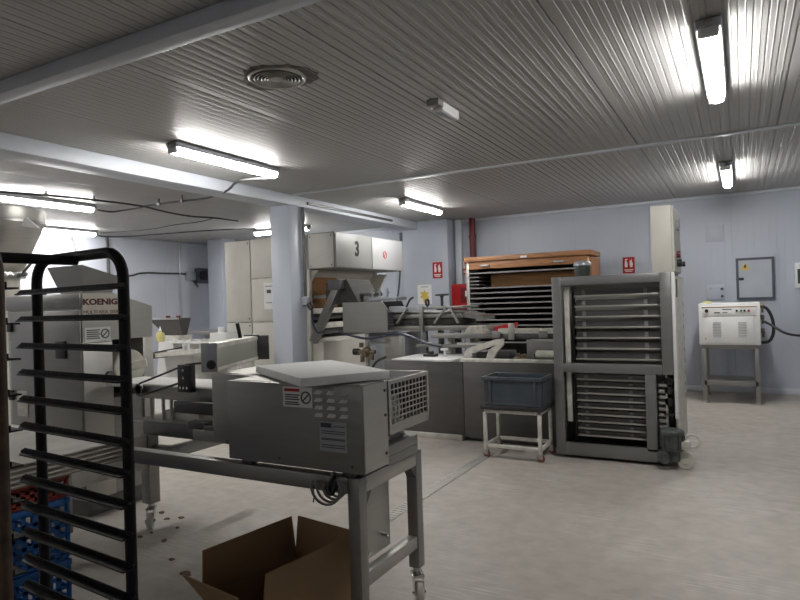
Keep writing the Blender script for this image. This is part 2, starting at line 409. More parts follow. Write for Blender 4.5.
# conduit down the column
p = ony(303, 196, 6.85)
x0, y0 = -5.17, 6.72
tag(MB().tube([(x0, y0, 2.83), (x0, y0, 1.62)], .022, 8).build('conduit', 'steel_dark', top=(x0, y0, 1.6)), 'dark conduit pipe running down the right side of the column', 'conduit')
t = thing('power_socket', 'small grey socket with hanging blue hose on the right side of column', 'socket', (x0, y0, 1.5))
MB().box(-.03, .05, -.06, .06, 0, .11, .01).build('socket_box', 'plate', t, local=True)
MB().cyl((.05, 0, .02), (.10, 0, -.05), .035).build('plug', 'black', t, local=True)
MB().tube([(.10, 0, -.05), (.11, .0, -.25), (.16, .0, -.36), (.24, .0, -.38), (.30, .05, -.32)], .014, 8, 2).build('hose', 'hose', t, local=True)
a = onz(306, 200, 2.9); 
tag(MB().beam((-5.187, 6.85, 2.9), (-5.187, 9.2, 2.9), .03, .035).build('cable_duct', 'steel_dark', top=(-5.185, 6.85, 2.9)), 'thin dark cable duct fixed along the side of the long beam', 'cable duct')

# ------------------------------------------------------------------ back wall fittings
t = thing('fire_pipe', 'dark red vertical pipe running down back wall behind the wooden cabinet', 'pipe', (onx(472, 240, -4.28).x, YB-.06, 0))
px = ony(472.5, 240, YB-.06).x
MB().cyl((px, YB-.06, 1.86), (px, YB-.06, ZC), .055, n=18).build('pipe', 'darkred', t)
MB().cyl((px, YB-.06, 2.62), (px, YB-.06, 2.68), .065, n=18).build('coupling', 'darkred', t)
def fire_sign(label, x0, y0, x1, y1, Y):
    a = ony(x0, y0, Y-.006); b = ony(x1, y1, Y-.006)
    t = thing('fire_sign', label, 'sign', ((a.x+b.x)/2, Y, (a.z+b.z)/2), 0, 'red fire signs')
    w, h = abs(b.x-a.x)/2, abs(a.z-b.z)/2
    MB().box(-w, w, -.008, -.001, -h, h).build('panel', 'red', t, local=True)
    MB().lathe([(0, 0), (.0, .001)], (0, 0, 0), 3)  # (no geometry kept)
    e = MB(); bx = -w*.42                                             # extinguisher pictogram: bottle, neck, hose
    e.prism([(bx-w*.2, -h*.25), (bx+w*.2, -h*.25), (bx+w*.24, 0), (bx+w*.2, h*.35), (bx+w*.06, h*.5), (bx+w*.06, h*.66), (bx+w*.26, h*.72), (bx+w*.26, h*.8), (bx-w*.12, h*.78), (bx-w*.2, h*.35), (bx-w*.24, 0)], 'xz', -.011, -.008)
    e.build('pictogram', 'paper', t, local=True)
    f = MB(); fx = w*.42
    f.prism([(fx-w*.18, -h*.25), (fx+w*.18, -h*.25), (fx+w*.30, h*.15), (fx+w*.14, h*.42), (fx+w*.1, h*.8), (fx-w*.08, h*.5), (fx-w*.2, h*.7), (fx-w*.28, h*.1)], 'xz', -.011, -.008)
    f.build('pictogram', 'paper', t, local=True)
    MB().box(-w*.75, w*.75, -.010, -.008, -h*.62, -h*.5).box(-w*.6, w*.6, -.010, -.008, -h*.8, -h*.7).build('caption_bar', 'paper', t, local=True)
fire_sign('red fire extinguisher sign on the pillar above the yellow poster', 432.5, 262.5, 442.5, 278, 10.17)
fire_sign('red fire sign peeking out left of the wooden tray cabinet top', 461, 259.5, 471, 274, YB)
fire_sign('red fire extinguisher sign on back wall between wooden cabinet and cream box', 622.5, 257.5, 635, 273, YB)
# poster
a = ony(417.5, 285, 10.17); b = ony(432, 304, 10.17)
t = thing('poster', 'white paper notice with yellow splash taped to the back pillar', 'poster', ((a.x+b.x)/2, 10.17, (a.z+b.z)/2))
w, h = (b.x-a.x)/2, (a.z-b.z)/2
MB().box(-w, w, -.004, .002, -h, h).build('sheet', 'paper', t, local=True)
MB().prism([(-w*.1, -h*.9), (w*.35, -h*.85), (w*.25, -h*.5), (w*.65, -h*.35), (w*.4, -h*.1), (w*.6, h*.2), (w*.2, h*.2), (w*.05, h*.5), (-w*.2, h*.2), (-w*.6, h*.3), (-w*.4, -h*.05), (-w*.7, -h*.3), (-w*.25, -h*.4)], 'xz', -.006, -.004).build('yellow_splash', 'yellow', t, local=True)
MB().box(-w*.5, w*.5, -.005, -.004, h*.72, h*.82).build('text_line', 'plate', t, local=True)
# hose cabinet
a = ony(450, 284.5, YB-.2); b = ony(468, 309, YB-.2)
t = thing('fire_hose_cabinet', 'red fire hose cabinet on back wall left of wooden cabinet', 'cabinet', ((a.x+b.x)/2+.1, YB, b.z))
w = (b.x-a.x)/2+.12; h = a.z-b.z
MB().box(-w, w, -.2, -.001, 0, h, .01).build('body', 'red', t, local=True)
MB().box(-w+.02, w-.02, -.212, -.2, .02, h-.02, .006).build('door', 'red', t, local=True)
MB().box(-.06, .2, -.216, -.212, h*.25, h*.85, .002).build('window', 'darkred', t, local=True)
MB().box(.03, .12, -.22, -.216, h*.5, h*.72).build('sticker', 'paper', t, local=True)
# socket panel near the pillar edge and speaker
a = ony(404, 237, YB)
tag(MB().box(-.05, .05, -.1, -.001, -.08, .08, .01).build('wall_speaker', 'frame_dark', top=(a.x, YB, a.z), local=True), 'small dark box high on the wall left of the back pillar', 'speaker')
# electrical panel
a = ony(735.5, 258.5, YB-.04); b = ony(775.5, 299, YB-.04)
cx, cz = (a.x+b.x)/2, (a.z+b.z)/2; w, h = (b.x-a.x)/2, (a.z-b.z)/2
t = thing('electrical_panel', 'grey electrical panel door in dark frame with yellow warning triangle', 'electrical panel', (cx, YB, cz))
MB().box(-w-.06, w+.06, -.012, -.001, -h-.06, h+.06).build('surround', 'wall', t, local=True)
mb = MB()
for q in ((-w, w, h-.035, h), (-w, w, -h, -h+.035), (-w, -w+.035, -h+.035, h-.035), (w-.035, w, -h+.035, h-.035)): mb.box(q[0], q[1], -.05, -.012, q[2], q[3])
mb.build('frame', 'frame_dark', t, local=True)
d_ = MB().box(-w+.035, w-.035, -.042, -.012, -h+.035, h-.035).build('door', 'door_grey', t, local=True)
MB().box(-w+.03, -w+.10, -.06, -.042, -.02, .02, .005).build('latch', 'black', d_, local=True)
tx, tz = -w+.12, h-.13
MB().prism([(tx-.06, tz-.045), (tx+.06, tz-.045), (tx, tz+.06)], 'xz', -.046, -.042).build('warning_triangle', 'yellow', d_, local=True)
MB().prism([(tx-.005, tz+.03), (tx+.018, tz+.03), (tx+.006, tz+.002), (tx+.02, tz+.002), (tx-.01, tz-.038), (tx-.003, tz-.008), (tx-.018, tz-.008)], 'xz', -.048, -.046).build('lightning_bolt', 'black', d_, local=True)
# small window box at right edge
a = ony(794.5, 263.5, YB-.03)
t = thing('fuse_box', 'small white wall box with dark glazed door at right edge', 'fuse box', (a.x+.16, YB, a.z-.17))
MB().box(-.16, .16, -.06, .004, -.18, .18, .008).build('body', 'white', t, local=True)
MB().box(-.13, .13, -.066, -.06, -.12, .09, .003).build('glazed_door', 'glass_dark', t, local=True)
MB().box(-.10, -.02, -.064, -.06, .12, .15).build('label_strip', 'ink', t, local=True)
# blank plates
a = ony(705.5, 225.5, YB); b = ony(724, 242, YB)
t = thing('wall_hatch', 'blank white square hatch on back wall above the white control unit', 'hatch', ((a.x+b.x)/2, YB, (a.z+b.z)/2))
w = (b.x-a.x)/2
MB().box(-w, w, -.012, -.001, -w, w, .004).build('frame', 'wall', t, local=True)
MB().box(-w*.65, w*.72, -.018, -.012, -w*.62, w*.62, .004).build('cover', 'wall', t, local=True)
a = ony(706, 284, YB); b = ony(725, 301, YB)
t = thing('wall_switch_plate', 'white wall plate with two round knobs just above the control unit', 'switch', ((a.x+b.x)/2, YB, (a.z+b.z)/2))
w = (b.x-a.x)/2
MB().box(-w, w, -.015, -.001, -w*.9, w*.9, .004).build('plate', 'wall', t, local=True)
for dz in (.05, -.06): MB().cyl((w*.72, -.04, dz), (w*.72, -.014, dz), .02).build('knob', 'frame_dark', t, local=True)
MB().box(-w*.6, w*.6, -.02, -.015, w*.48, w*.54).cyl((-w*.5, -.03, w*.5), (-w*.5, -.014, w*.5), .018).build('lever', 'plate', t, local=True)

# ------------------------------------------------------------------ white control unit on steel stand
X0, X1, Y0, Y1, ZT = -.50, .19, 9.40, 10.15, .79
t = thing('steel_stand', 'narrow steel stand with lower shelf under the white control unit', 'stand', ((X0+X1)/2, (Y0+Y1)/2, 0))
MB().box(X0, X1, Y0, Y1, ZT-.05, ZT, .005).build('top_frame', 'steel', t)
for x in (X0+.03, X1-.03):
    for y in (Y0+.03, Y1-.03):
        l = MB().box(x-.03, x+.03, y-.03, y+.03, .03, ZT-.05, .004).build('leg', 'steel', t)
        MB().cyl((x, y, 0), (x, y, .03), .04).build('foot', 'steel_light', l)
MB().box(X0+.03, X1-.03, Y0+.05, Y1-.05, .26, .30, .004).box(X0+.02, X1-.02, Y0, Y0+.03, .24, .31, .004).build('shelf', 'steel', t)
t = thing('control_unit', 'white box control unit with button panel and vents on steel stand', 'control unit', ((X0+X1)/2, (Y0+Y1)/2, ZT))
ZU = 1.355
MB().box(X0-.02, X1+.02, Y0-.03, Y1, ZT+.002, ZU, .012).build('body', 'white', t)
p = MB().box(X0+.02, X1-.02, Y0-.038, Y0-.03, ZU-.17, ZU-.04, .003).build('control_panel', 'paper', t)
MB().box(X0+.02, X1-.02, Y0-.041, Y0-.038, ZU-.058, ZU-.046).build('stripe', 'plank', p)
for i, (dx, m) in enumerate(((.44, 'black'), (.49, 'green'), (.53, 'black'), (.58, 'red'))):
    MB().cyl((X0+dx, Y0-.055, ZU-.105), (X0+dx, Y0-.038, ZU-.105), .014).build('button', m, p)
MB().cyl((X0+.08, Y0-.06, ZU-.10), (X0+.08, Y0-.038, ZU-.10), .022).box(X0+.073, X0+.087, Y0-.07, Y0-.058, ZU-.125, ZU-.075).build('rotary_switch', 'black', p)
MB().box(X0+.17, X0+.24, Y0-.04, Y0-.038, ZU-.135, ZU-.12).box(X0+.27, X0+.33, Y0-.04, Y0-.038, ZU-.13, ZU-.12).box(X0+.27, X0+.38, Y0-.04, Y0-.038, ZU-.09, ZU-.078).build('lettering', 'ink', p)
dr = MB().box(X0+.035, X1-.06, Y0-.042, Y0-.03, ZT+.03, ZU-.19, .004).build('door', 'white', t)
for vx in (X0+.15, X0+.45):
    mb = MB()
    for k in range(10): mb.box(vx, vx+.10, Y0-.046, Y0-.042, ZT+.11+k*.021, ZT+.118+k*.021)
    mb.build('vent', 'plate', dr)
MB().cyl((X0+.06, Y0-.05, ZT+.09), (X0+.06, Y0-.042, ZT+.09), .012).build('lock', 'wood_light', dr)
mb = MB()
for z in (ZU-.05, ZU-.2, ZU-.38): mb.cyl((X1+.02, Y0+.15, z), (X1+.07, Y0+.15, z), .03).cyl((X1+.05, Y0+.15, z-.03), (X1+.05, Y0+.15, z-.09), .014)
mb.build('fittings', 'brass', t).name = 'fitting'
MB().tube([(X1+.05, Y0+.15, ZU-.05), (X1+.12, Y0+.13, ZU-.1), (X1+.17, Y0+.12, ZU-.25), (X1+.17, Y0+.12, ZU-.42), (X1+.12, Y0+.13, ZU-.53), (X1+.03, Y0+.16, ZU-.54)], .02, 10, 2).build('hose', 'black', t)
a = onx(756, 326, X1+.06)
MB().tube([(X1+.07, Y0+.15, ZU-.26), (X1+.17, Y0+.05, ZU-.32), (X1+.3, Y0+.0, ZU-.42), (X1+.5, Y0+.05, ZU-.45), (X1+.75, Y0+.2, ZU-.46), (X1+1.2, Y0+.6, ZU-.40), (X1+1.6, YB-.05, ZU-.3)], .016, 8, 2).build('power_cable', 'black', t)
tag(MB().box(-.06, .06, -.035, .035, 0, .022, .006).box(-.03, .03, -.02, .02, .022, .03, .004).build('sponge', 'oil', top=(X0+.09, Y0+.1, ZU+.001), local=True), 'small yellow sponge lying on the white control unit', 'sponge')

# ------------------------------------------------------------------ wooden tray cabinet
X0, X1, Y0, Y1, ZT = -3.96, -2.0, 9.45, 10.15, 2.20
t = thing('tray_cabinet', 'large wooden-topped cabinet of stacked metal trays against back wall', 'tray cabinet', ((X0+X1)/2, (Y0+Y1)/2, 0))
MB().box(X0-.01, X1+.06, Y0-.05, Y1, ZT-.075, ZT, .008).build('cornice', 'wood', t)
f = MB().box(X0+.06, X1, Y0-.02, Y0+.03, ZT-.20, ZT-.08, .006).build('fascia', 'wood', t)
for hx in (X0+.34, X1-.42): MB().box(hx-.08, hx+.08, Y0-.045, Y0-.02, ZT-.165, ZT-.135, .01).build('handle', 'plate', f)
MB().box(X0+.95, X0+1.05, Y0-.06, Y0-.05, ZT-.06, ZT-.03).build('label_plate', 'paper', t)
for xs in ((X0, X0+.055), (X1-.03, X1+.02)): MB().box(xs[0], xs[1], Y0, Y1, 0, ZT-.1, .005).build('side_panel', 'steel_light' if xs[0] == X0 else 'wood_light', t)
MB().box(X1+.02, X1+.05, Y0+.04, Y1, 0, ZT-.1).build('wooden_cheek', 'wood', t)
MB().box(X0, X1, Y1-.03, Y1, 0, ZT-.1).build('back_panel', 'matt_dark', t)
MB().box(X0+.32, X1-.1, Y0+.30, Y0+.33, 1.70, 1.91).build('backboard', 'plank', t)
zs = [1.935, 1.69, 1.61, 1.525, 1.44, 1.35, 1.26, 1.17, 1.08, .99, .90, .81]
for z in zs: MB().box(X0+.055, X1-.03, Y0+.01, Y1-.05, z-.008, z+.006).box(X0+.055, X1-.03, Y0, Y0+.012, z-.011, z+.011).build('tray', 'steel_matt', t)
for z in (1.75, 1.81, 1.87): MB().box(X0+.055, X0+.22, Y0+.02, Y1-.05, z-.008, z+.008).build('runner', 'steel_matt', t)
MB().box(X0, X1, Y0, Y1, 0, .12).build('plinth', 'steel_dark', t)

# ------------------------------------------------------------------ tray elevator (steel framed proofing lift)
X0, X1, Y0, Y1, ZT = -1.565, -.53, 5.80, 6.70, 1.69
t = thing('tray_elevator', 'tall steel framed elevator with rows of trays behind two windows', 'tray elevator', ((X0+X1)/2, (Y0+Y1)/2, 0))
fr = lambda n, *q: MB().box(*q, .004).build(n, 'steel_frame', t)
fr('left_post', X0, X0+.085, Y0, Y0+.05, .03, ZT)
fr('right_post', X1-.09, X1, Y0, Y0+.05, .80, ZT)
fr('lower_post', X1-.235, X1-.145, Y0, Y0+.05, .12, .80)
fr('top_rail', X0+.085, X1-.09, Y0, Y0+.05, ZT-.08, ZT)
fr('middle_rail', X0+.085, X1-.09, Y0-.004, Y0+.05, .80, .885)
fr('bottom_rail', X0+.085, X1-.145, Y0, Y0+.05, .03, .145)
MB().box(X0+.095, X0+.14, Y0+.07, Y0+.1, .33, ZT-.09, .003).build('white_guide', 'white_worn', t)
MB().box(X1+.002, X1+.03, Y0+.01, Y0+.04, .42, ZT, .003).build('white_corner_post', 'white', t)
MB().box(X1+.004, X1+.03, Y0+.06, Y1, .14, ZT-.03, .003).build('side_panel', 'white_worn', t)
MB().box(X1+.030, X1+.034, Y0+.1, Y0+.2, ZT-.22, ZT-.06).build('side_slot', 'black', t)
mb = MB()
for k in range(9): mb.box(X1+.03, X1+.033, Y1-.12, Y1-.10, .5+k*.11, .54+k*.11)
mb.build('slot_row', 'steel_dark', t)
MB().box(X0, X1-.01, Y1-.02, Y1, .05, ZT-.02).box(X0, X0+.012, Y0+.05, Y1-.02, .05, ZT-.02).build('back_sheet', 'steel_light', t)
for (ya, yb) in ((Y0+.15, Y0+.25), (Y1-.2, Y1-.021)): MB().box(X0+.012, X1-.011, ya, yb, ZT-.03, ZT-.001).build('top_bar', 'steel', t)
MB().box(X0+.01, X1-.01, Y0+.05, Y1-.02, .05, .07).build('floor_sheet', 'steel_dark', t)
def carrier(z, x1, hgt):
    c = MB().box(X0+.19, x1, Y0+.12, Y0+.55, z, z+.005).build('tray', 'steel_light', t)
    MB().box(X0+.19, x1, Y0+.135, Y0+.142, z+.006, z+hgt).build('tray_front', 'steel_bench', c)
    MB().box(X0+.185, x1+.005, Y0+.09, Y0+.122, z-.006, z+.010, .003).build('front_lip', 'steel_light', c)
    for x in (X0+.25, x1-.14): MB().box(x, x+.03, Y0+.123, Y0+.134, z+.012, z+hgt-.006).build('bracket', 'steel_matt', c)
    MB().cyl((X0+.16, Y0+.2, z+.02), (X0+.19, Y0+.2, z+.02), .022).build('chain_roller', 'steel_dark', c)
for k in range(7): carrier(1.505-.0985*k, X1-.10, .062)
for k in range(9): carrier(.725-.0655*k, X1-.25, .040)
MB().box(X0+.145, X0+.165, Y0+.16, Y0+.22, .12, 1.6).build('chain', 'black', t)
mb = MB()
for k in range(11): mb.box(X1-.13, X1-.075, Y0+.05, Y0+.12, .17+k*.052, .195+k*.052)
mb.box(X1-.075, X1-.06, Y0+.05, Y0+.12, .12, .8).build('rack_chain', 'steel_light', t)
mb = MB()
mb.box(X1-.10, X1-.03, Y0+.2, Y0+.3, .1, .78)
for z in (.66, .74, .56): mb.cyl((X1-.05, Y0+.05, z), (X1-.05, Y0+.12, z), .035)
mb.box(X1-.09, X1-.0, Y0+.04, Y0+.14, .44, .455)
mb.build('drive_gear', 'black', t)
for (x, y) in ((X0+.09, Y0+.08), (X0+.09, Y1-.08), (X1-.2, Y1-.08)):
    w = MB().lathe([(.0, -.02), (.05, -.02), (.06, -.012), (.06, .012), (.05, .02), (0, .02)], (x-.02, y, .06), 20, 'Y').box(x-.05, x+.03, y-.03, y-.022, .03, .12).build('wheel', 'steel_dark', t)
# gear motor low on the right
mx, my = X1-.025, Y0-.04
g = MB().lathe([(0, .15), (.07, .15), (.085, .165), (.09, .19), (.09, .30), (.098, .305), (.098, .325), (.085, .34), (0, .345)], (mx, my, 0), 20)
for k in range(14):
    a = 2*PI*k/14; g.beam((mx+.092*math.cos(a), my+.092*math.sin(a), .19), (mx+.092*math.cos(a), my+.092*math.sin(a), .29), .006, .02, (math.cos(a), math.sin(a), 0))
g = g.build('gear_motor', 'greenmotor', t)
MB().box(mx-.12, mx+.06, my-.06, my+.08, .07, .155, .02).cyl((mx-.06, my-.10, .11), (mx-.06, my+.10, .11), .05).build('gearbox', 'gearbox', g)
MB().box(mx+.07, mx+.14, my-.05, my+.05, .18, .25, .01).build('terminal_box', 'cream_dirty', g)
MB().lathe([(0, -.02), (.03, -.02), (.035, -.012), (.07, -.014), (.075, 0), (.07, .014), (.035, .012), (.03, .02), (0, .02)], (mx+.10, my+.02, .078), 22, 'Y').build('wheel', 'nylon', t)
MB().lathe([(.045, -.012), (.065, -.012), (.065, .012), (.045, .012), (.045, -.012)], (mx+.15, my+.12, .22), 20, 'Y').beam((mx+.15, my+.12, .16), (mx+.15, my+.12, .28), .012, .012).build('hand_wheel', 'nylon', t)
# motor on top rear
p = ony(582.5, 275, 6.45)
g = MB().lathe([(0, ZT), (.075, ZT), (.075, ZT+.05), (.08, ZT+.06), (.08, ZT+.12), (.085, ZT+.125), (.085, ZT+.15), (.07, ZT+.17), (0, ZT+.175)], (p.x, 6.45, 0), 20).build('top_motor', 'greenmotor', t)
MB().lathe([(.086, ZT+.126), (.088, ZT+.126), (.088, ZT+.15), (.072, ZT+.173), (.0, ZT+.18)], (p.x, 6.45, 0), 20).build('motor_cap', 'plate', g)
# cream cabinet on top
t = thing('control_cabinet', 'tall narrow cream control cabinet standing on top of the tray elevator', 'control cabinet', (-.61, 6.3, ZT))
MB().box(-.695, -.525, 5.95, 6.62, ZT+.001, 2.29, .006).build('body', 'cream', t)
dd = MB().box(-.525, -.505, 5.955, 6.615, ZT+.01, 2.28, .004).build('door', 'cream', t)
MB().cyl((-.505, 6.25, 2.13), (-.485, 6.25, 2.13), .05).build('gauge', 'plate', dd)
MB().cyl((-.505, 6.18, 1.86), (-.475, 6.18, 1.86), .03).build('knob', 'darkred', dd)
MB().cyl((-.505, 6.18, 1.78), (-.465, 6.18, 1.78), .035).build('knob', 'black', dd)
MB().cyl((-.505, 6.42, 1.78), (-.455, 6.42, 1.78), .025).build('knob', 'black', dd)

# ------------------------------------------------------------------ steel bench in front of the line
X0, X1, Y0, Y1, ZT = -3.60, -1.62, 6.10, 7.05, .845
t = thing('steel_bench', 'long low stainless cabinet bench behind the blue-grey crate trolley', 'bench', ((X0+X1)/2, (Y0+Y1)/2, 0))
MB().box(X0, -2.63, Y0, Y1, .06, ZT, .006).build('left_cabinet', 'steel_bench', t)
MB().box(-2.625, X1, Y0, Y1, .04, ZT, .006).build('right_cabinet', 'steel_bench', t)
MB().box(X0+.02, -2.65, Y0-.02, Y0+.1, 0, .06, .004).build('plinth', 'cream_dirty', t)
MB().box(-2.6, X1-.02, Y0+.06, Y1-.05, 0, .04).build('base', 'steel_dark', t)
MB().box(X0+.08, -2.78, Y0+.04, Y1-.2, ZT, ZT+.012, .003).build('white_top', 'white', t)
MB().box(-2.66, X1+.02, Y0-.005, Y0+.06, ZT, ZT+.035, .004).build('front_lip', 'white_worn', t)
# white bracket arm, rollers and boxes standing on the bench
Z1 = ZT+.001
g = 'small machine pieces on the steel bench'
arm = thing('swing_arm', 'white bent arm bracket standing on the steel bench', 'bracket', (-2.55, 6.3, Z1), 0)
MB().prism([(-2.68, Z1), (-2.61, Z1), (-2.59, Z1+.075), (-2.32, Z1+.165), (-2.24, Z1+.165), (-2.24, Z1+.23), (-2.32, Z1+.225), (-2.62, Z1+.135), (-2.68, Z1+.09)], 'xz', 6.28, 6.34).build('arm', 'white_worn', arm)
MB().prism([(-2.44, Z1), (-2.36, Z1), (-2.30, Z1+.10), (-2.24, Z1+.16), (-2.31, Z1+.17), (-2.40, Z1+.11)], 'xz', 6.285, 6.335).build('strut', 'white_worn', arm)
tag(MB().box(-2.58, -2.20, 6.37, 6.62, Z1, Z1+.09, .006).build('black_tray', 'steel_dark', top=(-2.39, 6.5, Z1)), 'dark steel tray on the bench under the white bent arm', 'tray')
w = thing('box_housing', 'square stainless box at the right end of the steel bench', 'housing', (-1.78, 6.62, Z1))
MB().box(-2.06, -1.63, 6.55, 6.75, Z1, Z1+.20, .006).build('body', 'steel_matt', w)
MB().box(-2.06, -1.63, 6.545, 6.55, Z1+.18, Z1+.20).build('rim', 'steel_light', w)
w = thing('dough_roller', 'cream roller lying in front of the stainless box on bench', 'roller', (-1.78, 6.4, Z1))
MB().lathe([(0, -.10), (.035, -.10), (.045, -.09), (.045, .09), (.035, .10), (0, .10)], (-1.80, 6.36, Z1+.062), 20, 'X').build('roller', 'nylon', w)
MB().box(-1.69, -1.66, 6.32, 6.42, Z1, Z1+.13, .004).box(-1.92, -1.90, 6.34, 6.38, Z1, Z1+.07, .004).build('bearing_block', 'black', w)
w = thing('valve_block', 'small brownish valve block near middle of the bench lip', 'valve', (-2.02, 6.24, Z1))
MB().box(-2.10, -1.96, 6.22, 6.28, Z1, Z1+.05, .006).cyl((-2.06, 6.25, Z1+.05), (-2.06, 6.25, Z1+.085), .02).cyl((-2.0, 6.25, Z1+.05), (-2.0, 6.25, Z1+.075), .025).build('body', 'brass', w)
MB().cyl((-1.96, 6.25, Z1+.03), (-1.88, 6.25, Z1+.03), .02).build('nozzle', 'steel_dark', w)
w = thing('feeder_block', 'dark lever clamp on the white left end of bench', 'clamp', (-3.2, 6.5, ZT+.013))
MB().box(-3.28, -3.12, 6.46, 6.54, ZT+.013, ZT+.04, .005).box(-3.23, -3.17, 6.47, 6.53, ZT+.04, ZT+.075, .005).build('base', 'black', w)
MB().cyl((-3.02, 6.5, ZT+.013), (-3.02, 6.5, ZT+.10), .014).box(-3.06, -2.98, 6.47, 6.53, ZT+.085, ZT+.11, .005).build('lever', 'white', w)

# ------------------------------------------------------------------ moulding line conveyors behind the bench
t = thing('moulding_conveyor', 'grey steel moulding conveyor with levers and guides behind the bench', 'conveyor', (-2.9, 7.5, 0))
Y0, Y1 = 7.15, 7.75
MB().box(-4.12, -2.55, Y0, Y0+.05, 1.125, 1.185, .004).box(-4.12, -2.55, Y1-.05, Y1, 1.125, 1.185, .004).build('side_rail', 'steel', t)
MB().box(-4.1, -2.6, Y0+.05, Y1-.05, 1.13, 1.165, .004).build('lower_belt', 'belt', t)
for x in (-3.62, -3.15): 
    for y in (Y0+.02, Y1-.08): MB().box(x-.035, x+.035, y, y+.06, 0, 1.125, .004).build('leg', 'steel_dark', t)
MB().box(-3.66, -3.60, Y0-.03, Y0, 1.125, 1.44, .003).build('front_upright', 'steel', t)
MB().box(-4.08, -3.1, Y0+.03, Y1-.03, 1.28, 1.34, .02).build('upper_belt', 'steel_matt', t)
MB().box(-4.08, -3.1, Y0+.06, Y1-.06, 1.345, 1.37, .01).build('press_board', 'steel', t)
MB().box(-4.08, -3.1, Y0+.05, Y1-.05, 1.19, 1.275, .01).build('roller_bed', 'matt_dark', t)
for x, s in ((-4.0, .16), (-3.45, .17), (-3.12, -.10)):
    MB().beam((x, Y0-.01, 1.22), (x+s, Y0-.01, 1.42), .02, .04, (0, 1, 0)).build('guide_arm', 'steel_light', t)
MB().box(-3.62, -3.06, Y0+.02, Y0+.10, 1.40, 1.43, .005).box(-3.62, -3.06, Y1-.10, Y1-.02, 1.40, 1.43, .005).box(-3.20, -3.14, Y0+.1, Y1-.1, 1.40, 1.43).build('cross_bar', 'steel', t)
hw = MB().lathe([(0, .028), (.085, .03), (.095, .02), (.09, .008), (.03, .0), (.018, -.02), (.018, -.12), (.05, -.13), (.07, -.18), (.0, -.18)], (-3.43, 7.35, 1.565), 22).build('hand_wheel', 'steel_dark', t)
MB().lathe([(.035, -.012), (.05, -.012), (.05, .012), (.035, .012), (.035, -.012)], (-3.62, 7.3, 1.49), 16, 'X').box(-3.63, -3.61, 7.29, 7.31, 1.43, 1.46).build('crank_ring', 'black', t)
MB().tube([(-3.94, Y0+.1, 1.37), (-3.90, Y0+.1, 1.45), (-3.85, Y0+.1, 1.54), (-3.80, Y0+.1, 1.56)], .014, 8, 1).build('lever', 'black', t)
MB().hexa([(-4.15, Y0, 1.37), (-3.80, Y0, 1.37), (-3.80, Y0+.3, 1.37), (-4.15, Y0+.3, 1.37)], [(-4.12, Y0+.02, 1.45), (-3.86, Y0+.02, 1.43), (-3.86, Y0+.28, 1.43), (-4.12, Y0+.28, 1.45)]).build('infeed_tray', 'plate', t)
MB().hexa([(-3.1, Y0+.1, 1.29), (-2.82, Y0+.1, 1.25), (-2.82, Y1-.1, 1.25), (-3.1, Y1-.1, 1.29)], [(-3.1, Y0+.1, 1.36), (-2.82, Y0+.1, 1.29), (-2.82, Y1-.1, 1.29), (-3.1, Y1-.1, 1.36)]).build('outfeed_slide', 'steel', t)
mb = MB()
for k in range(7): mb.cyl((-2.90+.012*k, Y0+.12, 1.305), (-2.90+.012*k, Y1-.12, 1.305), .006, n=6)
mb.build('brass_roller', 'brass', t)
# second table
t = thing('transfer_table', 'grey flat transfer table between moulding conveyor and tray elevator', 'table', (-2.4, 7.0, 0))
Y0, Y1 = 6.72, 7.10
Y0 = 7.08 - .02; Y1 = 7.12
t.location = (-2.4, 6.9, 0); WM[t.name] = Matrix.Translation((-2.4, 6.9, 0))
MB().box(-3.36, -2.55, 6.84, 7.12, 1.045, 1.10, .004).build('tabletop', 'steel', t)
MB().box(-2.55, -1.62, 6.84, 7.12, 1.035, 1.10, .004).build('belt_frame', 'steel_bench', t)
MB().box(-2.55, -1.62, 6.86, 7.10, 1.10, 1.115, .003).build('belt', 'belt', t)
for x in (-3.2, -2.85, -1.75): MB().box(x-.03, x+.03, 7.06, 7.11, 0 if x > -0 else .0, 1.045, .004).build('leg', 'steel_light', t)
MB().box(-2.35, -2.285, 6.80, 6.84, 1.03, 1.22, .003).build('stop_plate', 'steel_light', t)
MB().box(-3.6, -2.70, 6.9, 6.98, .93, .965, .004).build('lower_rail', 'steel', t)
MB().box(-3.05, -2.72, 6.92, 6.96, .965, .99, .004).build('white_strip', 'white', t)
for x in (-2.5, -1.95): MB().box(x-.05, x+.05, 6.80, 6.84, 1.05, 1.13, .01).build('belt_clamp', 'steel_matt', t)
Zt = 1.1
mb = MB()
P = [(-2.86, 6.86), (-2.62, 6.86), (-2.55, 7.05), (-2.80, 7.1)]
for k in range(5): mb.box(-2.93+.012*k, -2.67-.01*k, 6.86+.008*k, 7.08-.005*k, Zt+.001+.018*k, Zt+.0175+.018*k, .006)
tag(mb.build('folded_cloth', 'fabric', top=(-2.80, 6.97, Zt)), 'folded off-white cloth lying on the grey transfer table', 'cloth')
t2 = MB().hexa([(-2.54, 6.975, 1.118), (-2.36, 6.975, 1.118), (-2.36, 7.09, 1.118), (-2.54, 7.09, 1.118)], [(-2.62, 6.98, 1.165), (-2.32, 6.98, 1.225), (-2.32, 7.085, 1.225), (-2.58, 7.085, 1.18)])
tag(t2.build('red_scraper_tray', 'red', top=(-2.38, 7.0, 1.116)), 'bright red wedge scoop lying on the transfer belt', 'scoop')
